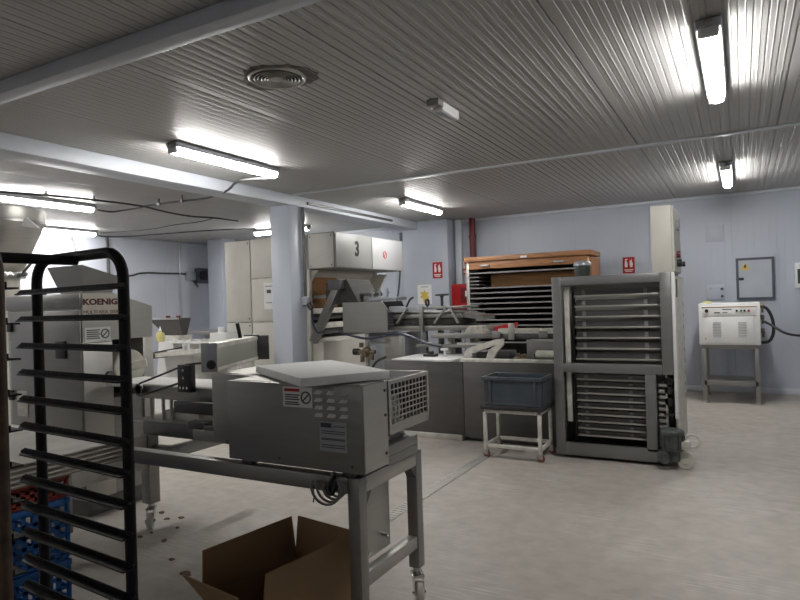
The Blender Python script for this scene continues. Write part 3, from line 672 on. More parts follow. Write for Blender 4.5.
for (x0, x1, y, z, l) in ((-2.50, -2.0, 6.88, 1.117, 'flat white tray on the transfer belt in front of the red scoop'), (-1.98, -1.66, 6.9, 1.117, 'flat white tray at the right end of the transfer belt')):
    tr = thing('white_tray', l, 'tray', ((x0+x1)/2, y+.045, z), 0, 'white trays on the transfer belt')
    MB().box(x0, x1, y, y+.09, z, z+.012, .003).build('base', 'white_worn', tr)
    MB().box(x0, x1, y, y+.012, z+.012, z+.04).box(x0, x1, y+.078, y+.09, z+.012, z+.04).prism([(x1, z+.0), (x1+.0, z+.03), (x1-.1, z+.012)], 'xz', y+.012, y+.078).build('rim', 'white_worn', tr)

# ------------------------------------------------------------------ big cream proofer with hood "3"
X0, X1, XH, Y0, Y1, ZT = -7.10, -5.48, -5.0, 7.20, 9.15, 2.53
t = thing('intermediate_proofer', 'big cream dough proofer with projecting hood marked 3', 'proofer', ((X0+X1)/2, (Y0+Y1)/2, 0))
MB().box(X0, X1-.35, Y0+.02, Y1, 0, ZT-.005, .004).build('body', 'cream_dirty', t)
MB().box(X1-.35, X1, Y0+.02, Y0+.09, 0, ZT-.01, .004).build('front_cheek', 'cream', t)
MB().box(X1-.35, X1, Y1-.07, Y1, 0, ZT-.01, .004).build('rear_cheek', 'cream', t)
MB().box(X1-.35, X1-.02, Y0+.09, Y1-.07, 1.98, ZT-.01).build('lintel', 'cream', t)
for (a, b, z0, z1, n_) in ((X0, -6.58, 1.27, ZT, 'access_panel'), (X0, -6.58, .1, 1.26, 'access_panel'), (-6.565, -6.02, 1.93, ZT, 'access_panel'), (-6.565, -6.02, 1.27, 1.92, 'access_panel'), (-6.565, -6.02, .1, 1.26, 'access_panel'), (-6.01, -5.5, 1.27, ZT, 'access_panel'), (-6.01, -5.5, .1, 1.26, 'access_panel')):
    pn = MB().box(a+.004, b-.004, Y0, Y0+.02, z0+.004, z1-.004, .004).build(n_, 'cream', t)
    MB().cyl((b-.04, Y0-.006, z0+.05), (b-.04, Y0, z0+.05), .012).cyl((b-.04, Y0-.006, z1-.05), (b-.04, Y0, z1-.05), .012).build('screw', 'steel_dark', pn)
nt_ = MB().box(-6.32, -6.12, Y0-.003, Y0-.0005, 1.46, 1.86).build('notice', 'paper', t)
MB().box(-6.29, -6.15, Y0-.005, Y0-.003, 1.80, 1.81).box(-6.26, -6.18, Y0-.005, Y0-.003, 1.70, 1.75).box(-6.28, -6.16, Y0-.005, Y0-.003, 1.55, 1.56).build('text_line', 'ink', nt_)
# hood: box hanging out over the work opening
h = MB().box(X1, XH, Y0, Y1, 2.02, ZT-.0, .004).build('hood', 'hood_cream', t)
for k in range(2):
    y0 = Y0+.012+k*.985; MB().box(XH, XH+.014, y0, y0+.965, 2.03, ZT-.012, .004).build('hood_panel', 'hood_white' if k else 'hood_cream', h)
text('numeral', '3', .30, (XH+.016, Y0+.56, 2.305), SIDE, 'black', h, .002, bold=.010, sx=.85)
a = onx(385, 255, XH+.016)
mb = MB().lathe([(.045, 0), (.06, 0), (.06, .003), (.045, .003), (.045, 0)], (XH+.0145, a.y, a.z), 20, 'X'); mb.beam((XH+.016, a.y-.03, a.z-.035), (XH+.016, a.y+.03, a.z+.035), .004, .014, (0, 1, 0))
mb.build('round_logo', 'red', h)
MB().box(X1+.03, XH-.02, Y0-.012, Y0, 2.03, ZT-.012, .003).build('hood_side_panel', 'cream', h)
mb = MB()
for z in (2.06, 2.48):
    for x in (X1+.06, XH-.05): mb.cyl((x, Y0-.018, z), (x, Y0-.012, z), .010)
mb.build('screw', 'steel_dark', h)
# open work bay
MB().box(X1-.36, X1-.30, Y0+.09, Y1-.07, .95, 1.98).build('bay_back', 'matt_dark', t)
MB().hexa([(X1-.3, Y0+.09, 1.72), (X1-.28, Y0+.09, 1.72), (X1-.28, Y1-.07, 1.72), (X1-.3, Y1-.07, 1.72)], [(X1-.04, Y0+.09, 1.99), (X1-.02, Y0+.09, 1.99), (X1-.02, Y1-.07, 1.99), (X1-.04, Y1-.07, 1.99)]).build('sloped_panel', 'cream', t)
for yy in (8.15, 8.45, 8.75): MB().hexa([(X1-.215, yy, 1.80), (X1-.205, yy, 1.80), (X1-.205, yy+.13, 1.80), (X1-.215, yy+.13, 1.80)], [(X1-.10, yy, 1.94), (X1-.09, yy, 1.94), (X1-.09, yy+.13, 1.94), (X1-.10, yy+.13, 1.94)]).build('window', 'plank', t)
MB().box(X1-.12, X1-.09, Y0+.10, Y0+.85, 1.46, 1.95).build('brown_board', 'plank', t)
for z in (1.42, 1.2): MB().box(X1-.2, X1+.02, Y0+.09, Y1-.07, z-.05, z+.03, .004).build('cross_rail', 'cream_dirty', t)
for z in (1.33, 1.10): MB().cyl((X1-.1, Y0+.09, z), (X1-.1, Y1-.07, z), .05).build('roller', 'steel_dark', t)
MB().hexa([(X1-.3, Y0+.02, 0), (X1+.22, Y0+.02, 0), (X1+.22, Y1, 0), (X1-.3, Y1, 0)], [(X1-.3, Y0+.02, 1.02), (X1+.22, Y0+.02, .96), (X1+.22, Y1, .96), (X1-.3, Y1, 1.02)]).build('lower_apron', 'cream', t)
MB().prism([(X1, 1.98), (X1+.22, 1.98), (X1+.05, 1.72), (X1, 1.62)], 'xz', Y1-.07, Y1-.04).build('gusset', 'cream', t)
MB().prism([(X1, 2.0), (X1+.14, 2.0), (X1, 1.84)], 'xz', Y0+.04, Y0+.08).build('gusset', 'cream', t)
MB().box(X1-.02, X1+.025, Y0-.0, Y0+.05, .0, 2.02, .004).build('corner_post', 'cream', t)
MB().beam((-5.30, 7.05, .98), (-4.86, 7.05, 1.74), .10, .10, (0, 1, 0)).build('chute', 'steel', t)
MB().box(-4.98, -4.78, 6.98, 7.12, 1.70, 1.84, .01).build('chute_head', 'steel_dark', t)
MB().prism([(-4.76, 1.11), (-4.06, 1.11), (-4.06, 1.42), (-4.14, 1.52), (-4.76, 1.52)], 'xz', 7.0, 7.02).build('side_plate', 'steel', t)
MB().prism([(-4.9, 1.11), (-4.2, 1.11), (-4.2, 1.40), (-4.26, 1.52), (-4.9, 1.52)], 'xz', 7.75, 7.77).box(-4.76, -4.2, 7.02, 7.75, 1.13, 1.2).build('infeed_trough', 'steel_dark', t)
MB().hexa([(-5.1, 7.1, 1.5), (-4.55, 7.1, 1.5), (-4.55, 7.7, 1.5), (-5.1, 7.7, 1.5)], [(-5.1, 7.1, 1.80), (-4.75, 7.1, 1.84), (-4.75, 7.7, 1.84), (-5.1, 7.7, 1.80)]).build('funnel', 'matt_dark', t)
MB().box(-5.45, -4.3, 7.24, 7.30, 1.60, 1.64).build('rod', 'steel_dark', t)
mb = MB().box(-4.45, -4.0, 7.15, 7.45, 1.53, 1.58, .006)
for x in (-4.4, -4.28, -4.16): mb.cyl((x, 7.2, 1.58), (x, 7.2, 1.70), .014).cyl((x, 7.2, 1.63), (x, 7.2, 1.65), .03)
mb.build('valve_row', 'plate', t)
# utility box and pneumatic valve below
t = thing('drive_cabinet', 'low grey drive cabinet under the infeed plate of the proofer', 'cabinet', (-4.3, 7.4, 0))
MB().box(-4.55, -3.95, 7.25, 7.75, .05, 1.09, .006).build('body', 'plate', t)
MB().box(-4.25, -3.98, 7.24, 7.25, .5, 1.05, .002).build('door', 'steel_light', t)
for x in (-4.5, -4.0): MB().cyl((x, 7.3, 0), (x, 7.3, .05), .03).build('foot', 'black', t)
t = thing('pressure_regulator', 'small brass pressure regulator on a pipe beside the drive cabinet', 'regulator', (-4.35, 6.95, 0))
MB().cyl((-4.35, 6.95, 0), (-4.35, 6.95, 1.10), .03).build('pipe', 'steel_light', t)
mb = MB().sphere((-4.35, 6.93, .86), .07).cyl((-4.47, 6.93, .86), (-4.22, 6.93, .86), .03).cyl((-4.35, 6.85, .84), (-4.35, 6.93, .86), .04)
mb.cyl((-4.43, 6.93, .92), (-4.43, 6.93, .98), .03).cyl((-4.26, 6.9, .76), (-4.26, 6.9, .84), .035).cyl((-4.40, 6.9, .73), (-4.40, 6.9, .82), .03)
mb.build('valve_body', 'brass', t)
MB().cyl((-4.55, 6.93, .86), (-4.47, 6.93, .86), .045).build('gauge', 'black', t)
tag(MB().tube([onx(340, 332, -5.0)] + [ony(x, y, 6.76) for x, y in ((352, 336), (366, 339), (380, 337), (394, 332.5), (408, 335), (424, 343), (442, 346))], .016, 8, 2).build('air_hose', 'hose', top=(-4.4, 6.95, 1.05)), 'dark blue air hose sagging below the moulding conveyor', 'hose')
tag(MB().tube([ony(x, y, 6.9) for x, y in ((386, 357), (376, 361), (371, 371), (372, 385), (374, 400))], .016, 8, 2).build('air_hose', 'black', top=(-4.4, 6.9, .8)), 'short black hose hanging at the left end of steel bench', 'hose')
a = [onx(400, 271, -4.95), onx(399, 290, -4.95), onx(396.5, 304, -4.95)]
tag(MB().tube(a, .014, 8, 2).build('hanging_cable', 'black', top=tuple(a[0])), 'black cable hanging from the far end of the proofer hood', 'cable')

# ------------------------------------------------------------------ crate trolley
X0, X1, Y0, Y1, ZT = -2.19, -1.63, 5.53, 5.92, .46
t = thing('crate_trolley', 'small worn white trolley frame carrying the blue-grey crate', 'trolley', ((X0+X1)/2, (Y0+Y1)/2, 0))
for (x, y) in ((X0+.016, Y0+.016), (X1-.016, Y0+.016), (X0+.016, Y1-.016), (X1-.016, Y1-.016)):
    l = MB().box(x-.016, x+.016, y-.016, y+.016, .075, ZT-.03, .003).build('leg', 'white_worn', t)
    MB().lathe([(0, -.012), (.03, -.012), (.033, -.006), (.033, .006), (.03, .012), (0, .012)], (x+.008, y, .034), 18, 'Y').build('wheel', mat('wheel_red', (.24, .07, .06), .5), l) if 'wheel_red' not in M else MB().lathe([(0, -.012), (.03, -.012), (.033, -.006), (.033, .006), (.03, .012), (0, .012)], (x+.008, y, .034), 18, 'Y').build('wheel', 'wheel_red', l)
    MB().box(x-.016, x+.024, y-.018, y-.014, .03, .075).box(x-.016, x+.024, y+.014, y+.018, .03, .075).build('fork', 'steel_light', l)
for z, nm in ((.115, 'lower_rail'), (ZT-.016, 'upper_rail')):
    mb = MB()
    for y in (Y0, Y1-.03): mb.box(X0+.032, X1-.032, y+.002, y+.028, z-.016, z+.016, .002)
    for x in (X0, X1-.03): mb.box(x+.002, x+.028, Y0+.032, Y1-.032, z-.016, z+.016, .002)
    mb.build(nm, 'white_worn', t)
pass
MB().box(X0-.02, X1+.02, Y0-.02, Y1+.02, ZT+.001, ZT+.045, .006).build('platform', 'rubber', t)
zb = ZT+.046
X0, X1, Y0, Y1 = -2.19, -1.60, 5.51, 5.90
t = thing('storage_crate', 'blue-grey plastic crate on the white trolley', 'crate', ((X0+X1)/2, (Y0+Y1)/2, zb))
H = .265
mb = MB().box(X0+.02, X1-.02, Y0+.02, Y1-.02, zb, zb+.01)
mb.box(X0+.02, X1-.02, Y0+.02, Y0+.03, zb+.01, zb+H-.03).box(X0+.02, X1-.02, Y1-.03, Y1-.02, zb+.01, zb+H-.03)
mb.box(X0+.02, X0+.03, Y0+.03, Y1-.03, zb+.01, zb+H-.03).box(X1-.03, X1-.02, Y0+.03, Y1-.03, zb+.01, zb+H-.03)
mb.build('tub', 'bluegrey', t)
mb = MB()
for (a, b, c, d) in ((X0, X1, Y0, Y0+.03), (X0, X1, Y1-.03, Y1), (X0, X0+.03, Y0+.03, Y1-.03), (X1-.03, X1, Y0+.03, Y1-.03)): mb.box(a, b, c, d, zb+H-.032, zb+H, .004)
mb.build('rim', 'bluegrey', t)
for x in (X0+.08, X1-.08): MB().box(x-.012, x+.012, Y0+.008, Y0+.02, zb+.005, zb+H-.034, .003).build('rib', 'bluegrey', t)
for y in (Y0+.07, Y1-.07): MB().box(X1-.02, X1-.008, y-.012, y+.012, zb+.005, zb+H-.034, .003).build('rib', 'bluegrey', t)
MB().box(X0+.02, X1-.02, Y0+.01, Y0+.02, zb+.002, zb+.02, .003).build('base_rib', 'bluegrey', t)
mb = MB()
for k in range(9): mb.box(X0+.06+k*.055, X0+.105+k*.055, Y0+.06, Y1-.06, zb+.09, zb+.20+.02*(k % 3), .004)
tag(mb.build('packed_sheets', 'bluegrey', top=((X0+X1)/2, (Y0+Y1)/2, zb+.011)), 'dark packed sheets inside the blue-grey crate', 'sheets', None, 'stuff')
for o_ in [bpy.data.objects['packed_sheets']]:
    o_.location.z -= .078

# ------------------------------------------------------------------ front seeding machine on wheeled frame
t = thing('seeding_machine', 'front stainless dough machine on a wheeled frame with mesh guard', 'dough machine', (-2.0, 2.5, 0))
XE, YA, YZ = -1.44, 2.20, 2.785
LZ = .17
for (x, y, lo, m_) in ((XE-.06, YA, LZ, 'steel'), (XE-.06, YZ-.06, LZ, 'steel'), (-3.66, YA+.02, LZ, 'steel'), (-3.66, 2.86, LZ, 'steel')):
    w_ = .06 if x > -2 else .085
    top = .755 if x > -2 or y < 2.5 else .66
    if x < -2 and y < 2.5: top = .685
    l = MB().box(x, x+w_, y, y+w_, lo, top, .004).build('leg', 'steel', t)
    if x > -2: MB().prism([(y+.06, .685), (y+.11, .685), (y+.06, .625)] if y < 2.5 else [(y, .685), (y-.05, .685), (y, .625)], 'yz', x+.005, x+.055).build('gusset', 'steel_dark', l)
    caster(t, x+w_/2, y+w_/2, lo, l, yaw=-.9)
MB().box(-3.66, XE-.06, YA, YA+.06, .685, .755, .004).build('front_rail', 'steel', t)
MB().box(-3.0, XE-.06, YZ-.06, YZ, .685, .755, .004).build('rear_rail', 'steel', t)
MB().box(XE-.06, XE, YA+.06, YZ-.06, .685, .755, .004).build('end_rail', 'steel_light', t)
MB().box(XE-.055, XE-.005, YA+.06, YZ-.06, .275, .335, .004).build('lower_end_rail', 'steel_light', t)
MB().box(-3.62, -3.59, YA+.105, 2.86, .42, .64, .004).build('side_apron', 'cream_dirty', t)
MB().box(-3.45, -3.37, 2.92, 3.6, .50, .57, .004).box(-3.575, -3.37, 2.88, 2.94, .50, .57, .004).build('rear_beam', 'steel', t)
pl = MB().box(XE-.075, XE-.065, 2.295, 2.56, .345, .72, .003).build('drop_panel', 'steel_light', t)
MB().cyl((XE-.065, 2.34, .38), (XE-.045, 2.34, .38), .01).build('knob', 'chrome', pl)
MB().cyl((XE-.065, 2.48, .42), (XE-.03, 2.48, .42), .008).build('knob', 'chrome', pl)
# housing
bx0, bx1, by0, by1, bz0, bz1 = -2.18, -1.41, 2.20, 2.41, .775, 1.15
hs = MB().box(bx0, bx1, by0, by1, bz0, bz1, .004).build('housing', 'steel', t)
MB().box(bx1, bx1+.003, by0+.004, by1-.01, bz0+.004, bz1-.004).build('end_panel', 'steel_light', hs)
mb = MB()
for z in (.83, 1.0, 1.11): mb.cyl((bx1+.003, by1-.03, z), (bx1+.008, by1-.03, z), .007)
mb.cyl((bx1-.06, by0-.004, bz0+.03), (bx1-.06, by0, bz0+.03), .006).cyl((bx1-.46, by0-.004, bz0+.03), (bx1-.46, by0, bz0+.03), .006)
mb.build('screw', 'steel_dark', hs)
MB().box(bx0+.02, bx1-.02, by0+.02, by1, bz1, bz1+.003).build('lid_sheet', 'steel_light', hs)
# louvres 3 x 4
for i in range(3):
    for j in range(4):
        x = -1.655+i*.067; z = 1.118-j*.033
        MB().hexa([(x, by0-.014, z-.008), (x+.04, by0-.014, z-.008), (x+.04, by0, z-.008), (x, by0, z-.008)], [(x+.003, by0-.001, z+.005), (x+.037, by0-.001, z+.005), (x+.037, by0, z+.006), (x+.003, by0, z+.006)]).build('louvre', 'white', hs)  # white colour stands in for tube light reflected by the steel scoops
# stickers
st = MB().box(-1.835, -1.672, by0-.003, by0-.0005, 1.045, 1.135).build('warning_label', 'paper', t)
MB().box(-1.825, -1.74, by0-.005, by0-.003, 1.115, 1.128).build('red_bar', 'red', st)
mb = MB()
for k, z in enumerate((1.10, 1.09, 1.08, 1.067, 1.058)): mb.box(-1.822, -1.742-.008*(k % 2), by0-.005, by0-.003, z-.003, z+.002)
mb.build('text_line', 'ink', st)
MB().lathe([(.022, -.002), (.028, -.002), (.028, 0), (.022, 0), (.022, -.002)], (-1.705, by0-.003, 1.09), 24, 'Y').beam((-1.722, by0-.004, 1.075), (-1.688, by0-.004, 1.105), .002, .006, (0, 0, 1)).build('prohibition_mark', 'ink', st)
rp = MB().box(-1.635, -1.492, by0-.003, by0-.0005, .862, .992).build('rating_plate', 'plate', t)
MB().box(-1.628, -1.572, by0-.005, by0-.003, .966, .985).build('logo_block', 'frame_dark', rp)
mb = MB()
for z in (.972, .950, .940, .918, .913, .890, .880): mb.box(-1.562 if z > .96 else -1.625, -1.502, by0-.0045, by0-.003, z-.0015, z+.0015)
mb.build('text_line', 'ink', rp)
for x in (-2.08, -1.5): MB().box(x-.03, x+.03, by0+.01, by0+.06, .755, bz0, .003).build('mount', 'steel_dark', t)
# rear housing under the sheet lid, cage
rh = MB().box(-2.50, -1.86, by1+.002, 2.83, .80, bz1, .004).build('rear_housing', 'steel', t)
MB().box(-2.48, -1.88, by1+.02, 2.81, bz1, bz1+.003).build('top_sheet', 'steel_light', rh)
cg = MB()
cx0, cx1, cy0, cy1, cz0, cz1 = -1.855, -1.41, by1+.012, 2.83, .90, 1.145
for y in (cy0, cy1-.022):
    for x in (cx0, cx1-.012): cg.box(x, x+.012, y, y+.022, cz0, cz1)
cg.box(cx1-.012, cx1, cy0+.022, cy1-.022, cz0, cz0+.045).box(cx1-.012, cx1, cy0+.022, cy1-.022, cz1-.018, cz1)
cg.box(cx0, cx1, cy1-.012, cy1, cz0, cz0+.045).box(cx0+.012, cx1-.012, cy0, cy0+.012, cz1-.012, cz1).box(cx0+.012, cx1-.012, cy1-.022, cy1, cz1-.012, cz1)
cg.box(cx0, cx1-.012, cy0+.004, cy0+.008, cz0, cz1-.012)
cg = cg.build('guard_cage', 'steel_light', t)
MB().box(cx0+.013, cx1-.013, cy1-.006, cy1-.002, cz0+.045, cz1-.012).box(cx0+.013, cx1-.013, cy0+.023, cy1-.023, cz0, cz0+.004).build('back_plate', 'steel_dark', cg)
mb = MB()
ny, nz_ = 10, 7
for i in range(1, ny): y = cy0+.022+(cy1-cy0-.044)*i/ny; mb.box(cx1-.008, cx1-.004, y-.004, y+.004, cz0+.045, cz1-.018)
for j in range(1, nz_): z = cz0+.045+(cz1-cz0-.063)*j/nz_; mb.box(cx1-.007, cx1-.003, cy0+.022, cy1-.022, z-.003, z+.003)
mb.build('side_mesh', 'steel_light', cg)
mb = MB()
for i in range(1, 22): x = cx0+.012+(cx1-cx0-.024)*i/22; mb.box(x-.003, x+.003, cy0+.012, cy1-.022, cz1-.006, cz1-.003)
for j in range(1, 20): y = cy0+.012+(cy1-cy0-.034)*j/20; mb.box(cx0+.012, cx1-.012, y-.003, y+.003, cz1-.005, cz1-.002)
mb.build('top_mesh', 'steel_matt', cg)
MB().cyl((-1.75, 2.62, .98), (-1.50, 2.62, .98), .07, n=20).box(-1.62, -1.5, 2.52, 2.72, .80, .92, .006).build('inner_motor', 'cream', t)
MB().box(-1.85, -1.425, by1+.01, 2.72, .757, .80, .004).box(-1.60, -1.425, by1+.005, 2.72, .80, .845, .003).build('bracket', 'steel', t)
MB().box(-2.5, -1.86, 2.5, 2.78, .756, .80, .004).build('under_plate', 'steel_dark', t)
# cable bundle under the corner
mb = MB()
c = Vector((-1.57, 2.185, .715))
for k in range(4):
    P = []
    for i in range(15):
        a = PI*.9 + i/14*PI*1.25*1.0; r_ = .046+.010*k
        P.append(c + Vector((math.cos(a)*r_*1.0-.012*k+.02, -.012*k+.01, math.sin(a)*r_*.95)))
    mb.tube(P, .006, 6)
mb.build('cable_coil', 'steel_matt', t)
MB().tube([c+Vector((.02, 0, .06)), c+Vector((-.02, -.01, .0)), c+Vector((0, -.01, -.04)), c+Vector((.03, 0, .02))], .011, 8, 2).build('cable_plug', 'black', t)
MB().tube([(-1.68, YA-.004, .70), (-1.675, YA-.004, .66), (-1.68, YA-.004, .63)], .003, 5).build('loose_wire', 'black', t)
# outfeed conveyor from the divider
oy0, oy1 = 2.90, 3.28
MB().box(-4.1, -2.55, oy0+.02, oy1-.02, .955, .985, .004).build('belt', 'belt', t)
MB().box(-3.74, -2.53, oy0, oy0+.02, .89, .98, .003).box(-3.74, -2.53, oy1-.02, oy1, .89, .98, .003).build('conveyor_side', 'steel', t)
MB().cyl((-3.68, oy0-.03, .95), (-3.68, oy1, .95), .03).cyl((-3.68, oy0-.03, .95), (-3.68, oy0-.02, .95), .042).build('end_roller', 'steel_dark', t)
b_ = MB().box(-3.265, -3.145, oy0-.05, oy0-.002, .955, 1.135, .006).build('bearing_plate', 'black', t)
mb = MB()
for q in ((-3.235, .985), (-3.205, .985), (-3.175, .985), (-3.205, 1.10), (-3.205, 1.05)): mb.cyl((q[0], oy0-.056, q[1]), (q[0], oy0-.05, q[1]), .009)
mb.build('bolt', 'chrome', b_)
mb = MB().tube([(-3.66, oy0-.03, .995), (-3.2, oy0-.03, 1.135), (-2.95, oy0-.03, 1.16)], .007, 6, 0).tube([(-3.66, oy0-.03, .91), (-3.2, oy0-.03, 1.03)], .007, 6)
mb.build('drive_belt', 'black', t)
MB().box(-3.74, -2.52, oy0-.04, oy1+.15, .73, .745, .003).build('shelf', 'steel_light', t)
MB().box(-3.6, -2.52, oy0-.06, oy0-.04, .655, .745, .003).build('shelf_beam', 'steel_dark', t)
MB().box(-3.25, -2.55, oy0-.10, oy0-.065, .83, .905, .004).build('slide_block', 'black', t)
MB().box(-2.62, -2.53, oy0-.12, oy0-.07, .70, .84, .004).build('lever_block', 'black', t)
MB().lathe([(0, -.02), (.02, -.02), (.025, 0), (.02, .01), (0, .01)], (-2.58, oy0-.13, .74), 16, 'Y').build('knob', 'chrome', t)
for x in (-3.62, -3.50, -3.42): MB().cyl((x, oy0+.03, .745), (x, oy0+.03, .955), .012).build('stand_rod', 'steel_light', t)
mb = MB().box(-3.55, -3.2, oy0+.06, oy0+.2, .745, .80, .004).build('drip_tray', 'white_worn', t)
MB().box(-3.1, -2.85, oy0+.1, oy0+.3, .745, .86, .006).build('white_block', 'white', t)
for x in (-3.58, -2.6): MB().box(x-.03, x+.03, oy0+.05, oy0+.11, .66, .73, .003).build('shelf_post', 'steel', t)
MB().box(-2.9, -2.6, 2.72, 2.86, .756, .785, .003).build('link_plate', 'steel_dark', t)
MB().box(-3.05, -2.9, 2.73, 2.80, .756, .80, .004).build('guide_block', 'steel_dark', t)
MB().box(-3.62, -3.42, 2.86, 2.95, .66, .70, .003).build('corner_block', 'steel_dark', t)
# swivelled scraper head resting on the rear housing
ang = math.radians(24)
HX = Matrix.Translation((-2.505, 2.46, bz1+.003)) @ Matrix.Rotation(ang, 4, 'Z')
hd = MB().xf(HX).box(-.085, 0, 0, .70, 0, .155, .004).build('scraper_head', 'alu', t)
MB().xf(HX).box(-.088, .003, -.006, 0, 0, .158, .003).build('end_plate', 'plate', hd)
MB().xf(HX).lathe([(0, -.012), (.02, -.012), (.026, -.006), (.026, 0), (0, 0)], (-.03, -.006, .04), 18, 'Y').build('knob', 'black', hd)
MB().xf(HX).box(-.09, .012, .70, .715, -.0, .165, .003).box(-.09, .07, .715, .73, 0, .16, .003).build('far_plate', 'steel_dark', hd)
MB().xf(HX).box(0, .004, 0, .70, .006, .022).box(0, .004, 0, .70, .13, .15).build('edge_strip', 'white_worn', hd)
MB().xf(HX).cyl((-.05, .52, .155), (-.06, .50, .25), .012).build('lever', 'black', hd)
# foam lid lying on top
zt = 1.155
Q = [onz(258, 365.5, zt+.042), onz(309.5, 381, zt+.042), onz(381, 368.5, zt+.042), onz(327.5, 359.5, zt+.042)]
ctr = sum(Q, Vector())/4
ex = (Q[1]-Q[0]+Q[2]-Q[3]); ey = (Q[3]-Q[0]+Q[2]-Q[1]); L1, L2 = ex.length/4*.97, ey.length/4*.97
rz = math.atan2(ex.y, ex.x)
t = thing('foam_lid', 'white foam box lid lying on top of the front machine', 'lid', (ctr.x, ctr.y, zt), rz)
MB().box(-L1, L1, -L2, L2, .004, .042, .004).build('panel', 'foam', t, local=True)
MB().box(-L1+.03, L1-.03, -L2+.03, L2-.03, 0, .004).build('inner_step', 'foam', t, local=True)

# ------------------------------------------------------------------ KOENIG divider
X0, X1, Y0, Y1 = -5.15, -4.20, 2.82, 3.43
t = thing('dough_divider', 'grey steel dough divider lettered KOENIG with hopper on top', 'dough divider', ((X0+X1)/2, (Y0+Y1)/2, 0))
MB().prism([(Y0, 1.285), (Y0, 1.64), (3.06, 1.645), (Y1, 1.535), (Y1, 1.285)], 'yz', X0, X1).build('upper_body', 'steel_light', t)
MB().box(X0, X1, Y0, 3.06, .12, 1.284, .003).build('lower_body', 'steel_light', t)
MB().box(X0, X1, 3.335, Y1, .12, 1.284, .003).build('rear_post', 'steel_light', t)
MB().box(X0, X0+.5, 3.061, 3.334, .12, 1.284).build('inner_core', 'steel_dark', t)
MB().box(X0+.5, X1-.02, 3.061, 3.334, .12, .84).build('base_block', 'steel', t)
MB().box(X0+.02, X1-.02, Y0+.02, Y1-.02, 0, .12).build('plinth', 'steel_dark', t)
dp = MB().box(X0+.05, X1-.012, Y0-.014, Y0, .16, 1.515, .004).build('front_door', 'steel', t)
MB().box(X0, X1-.004, Y0-.014, Y0, 1.53, 1.635, .004).build('front_cap', 'steel', t)
for (x0_, x1_, z0_, z1_) in ((-4.49, -4.37, 1.16, 1.29), (-5.12, -5.06, 1.36, 1.43), (-5.12, -5.06, .82, .90)):
    MB().box(x0_, x1_, Y0-.03, Y0-.014, z0_, z1_, .006).build('hinge', 'black', dp)
MB().box(-5.02, -4.88, Y0-.018, Y0-.014, .70, .90, .003).build('socket_plate', 'white_worn', dp)
sp = MB().box(X1, X1+.004, Y0+.004, 3.12, 1.46, 1.635).build('name_plate', 'sign_plate', t)
text('lettering', 'KOENIG', .060, (X1+.005, 2.968, 1.572), SIDE, 'ink_brown', sp, .001, bold=.0028, sx=1.28)
text('lettering', 'MULTI REX 2000', .036, (X1+.005, 2.975, 1.497), SIDE, 'ink_brown', sp, .001, sx=1.15)
ws = MB().box(X1, X1+.003, 2.835, 3.045, 1.285, 1.385).build('warning_sticker', 'paper', t)
mb = MB()
for k, z in enumerate((1.365, 1.35, 1.335, 1.32, 1.305)): mb.box(X1+.003, X1+.005, 2.85, 2.955-.01*(k % 2), z-.004, z+.003)
mb.build('text_line', 'ink', ws)
MB().lathe([(.028, 0), (.036, 0), (.036, .002), (.028, .002), (.028, 0)], (X1+.003, 3.0, 1.335), 24, 'X').beam((X1+.004, 2.98, 1.315), (X1+.004, 3.02, 1.355), .002, .007, (0, 0, 1)).build('prohibition_mark', 'ink', ws)
MB().box(X1, X1+.002, Y0+.01, 3.06, 1.270, 1.276).build('panel_seam', 'steel_dark', t)
MB().lathe([(0, -.2), (.13, -.2), (.14, -.19), (.14, .19), (.13, .2), (0, .2)], (X1-.18, 3.2, 1.06), 26, 'X').build('dough_drum', 'nylon', t)
MB().cyl((X1-.1, 3.10, 1.03), (X1+.08, 3.30, 1.09), .035).build('press_roller', 'nylon', t)
MB().cyl((X1+.0, 3.02, 1.02), (X1+.03, 3.02, 1.02), .03).build('hand_knob', 'steel_dark', t)
for (p0, p1, p2, p3, q0, q1, q2, q3, nm, m_) in (
    ((-4.62, 2.93, 1.645), (-4.34, 2.93, 1.645), (-4.34, 3.14, 1.60), (-4.62, 3.14, 1.60), (-4.74, 2.90, 1.855), (-4.30, 2.90, 1.855), (-4.30, 3.22, 1.77), (-4.74, 3.22, 1.77), 'hopper', 'steel'),):
    hp = MB()
    B = [Vector(v) for v in (p0, p1, p2, p3)]; T = [Vector(v) for v in (q0, q1, q2, q3)]
    cb = sum(B, Vector())/4; ct = sum(T, Vector())/4
    Bi = [cb+(v-cb)*.93 for v in B]; Ti = [ct+(v-ct)*.95 for v in T]
    hp.add(B+T+Bi+Ti, [(i, (i+1) % 4, 4+(i+1) % 4, 4+i) for i in range(4)]+[(8+i, 12+i, 12+(i+1) % 4, 8+(i+1) % 4) for i in range(4)]+[(4+i, 4+(i+1) % 4, 12+(i+1) % 4, 12+i) for i in range(4)]+[(0, 8, 9, 1), (1, 9, 10, 2), (2, 10, 11, 3), (3, 11, 8, 0)])
    hp.build(nm, m_, t)
MB().box(-4.9, -4.78, 2.86, 2.92, 1.645, 1.665, .004).cyl((-4.82, 2.89, 1.665), (-4.82, 2.89, 1.72), .008).build('latch', 'black', t)

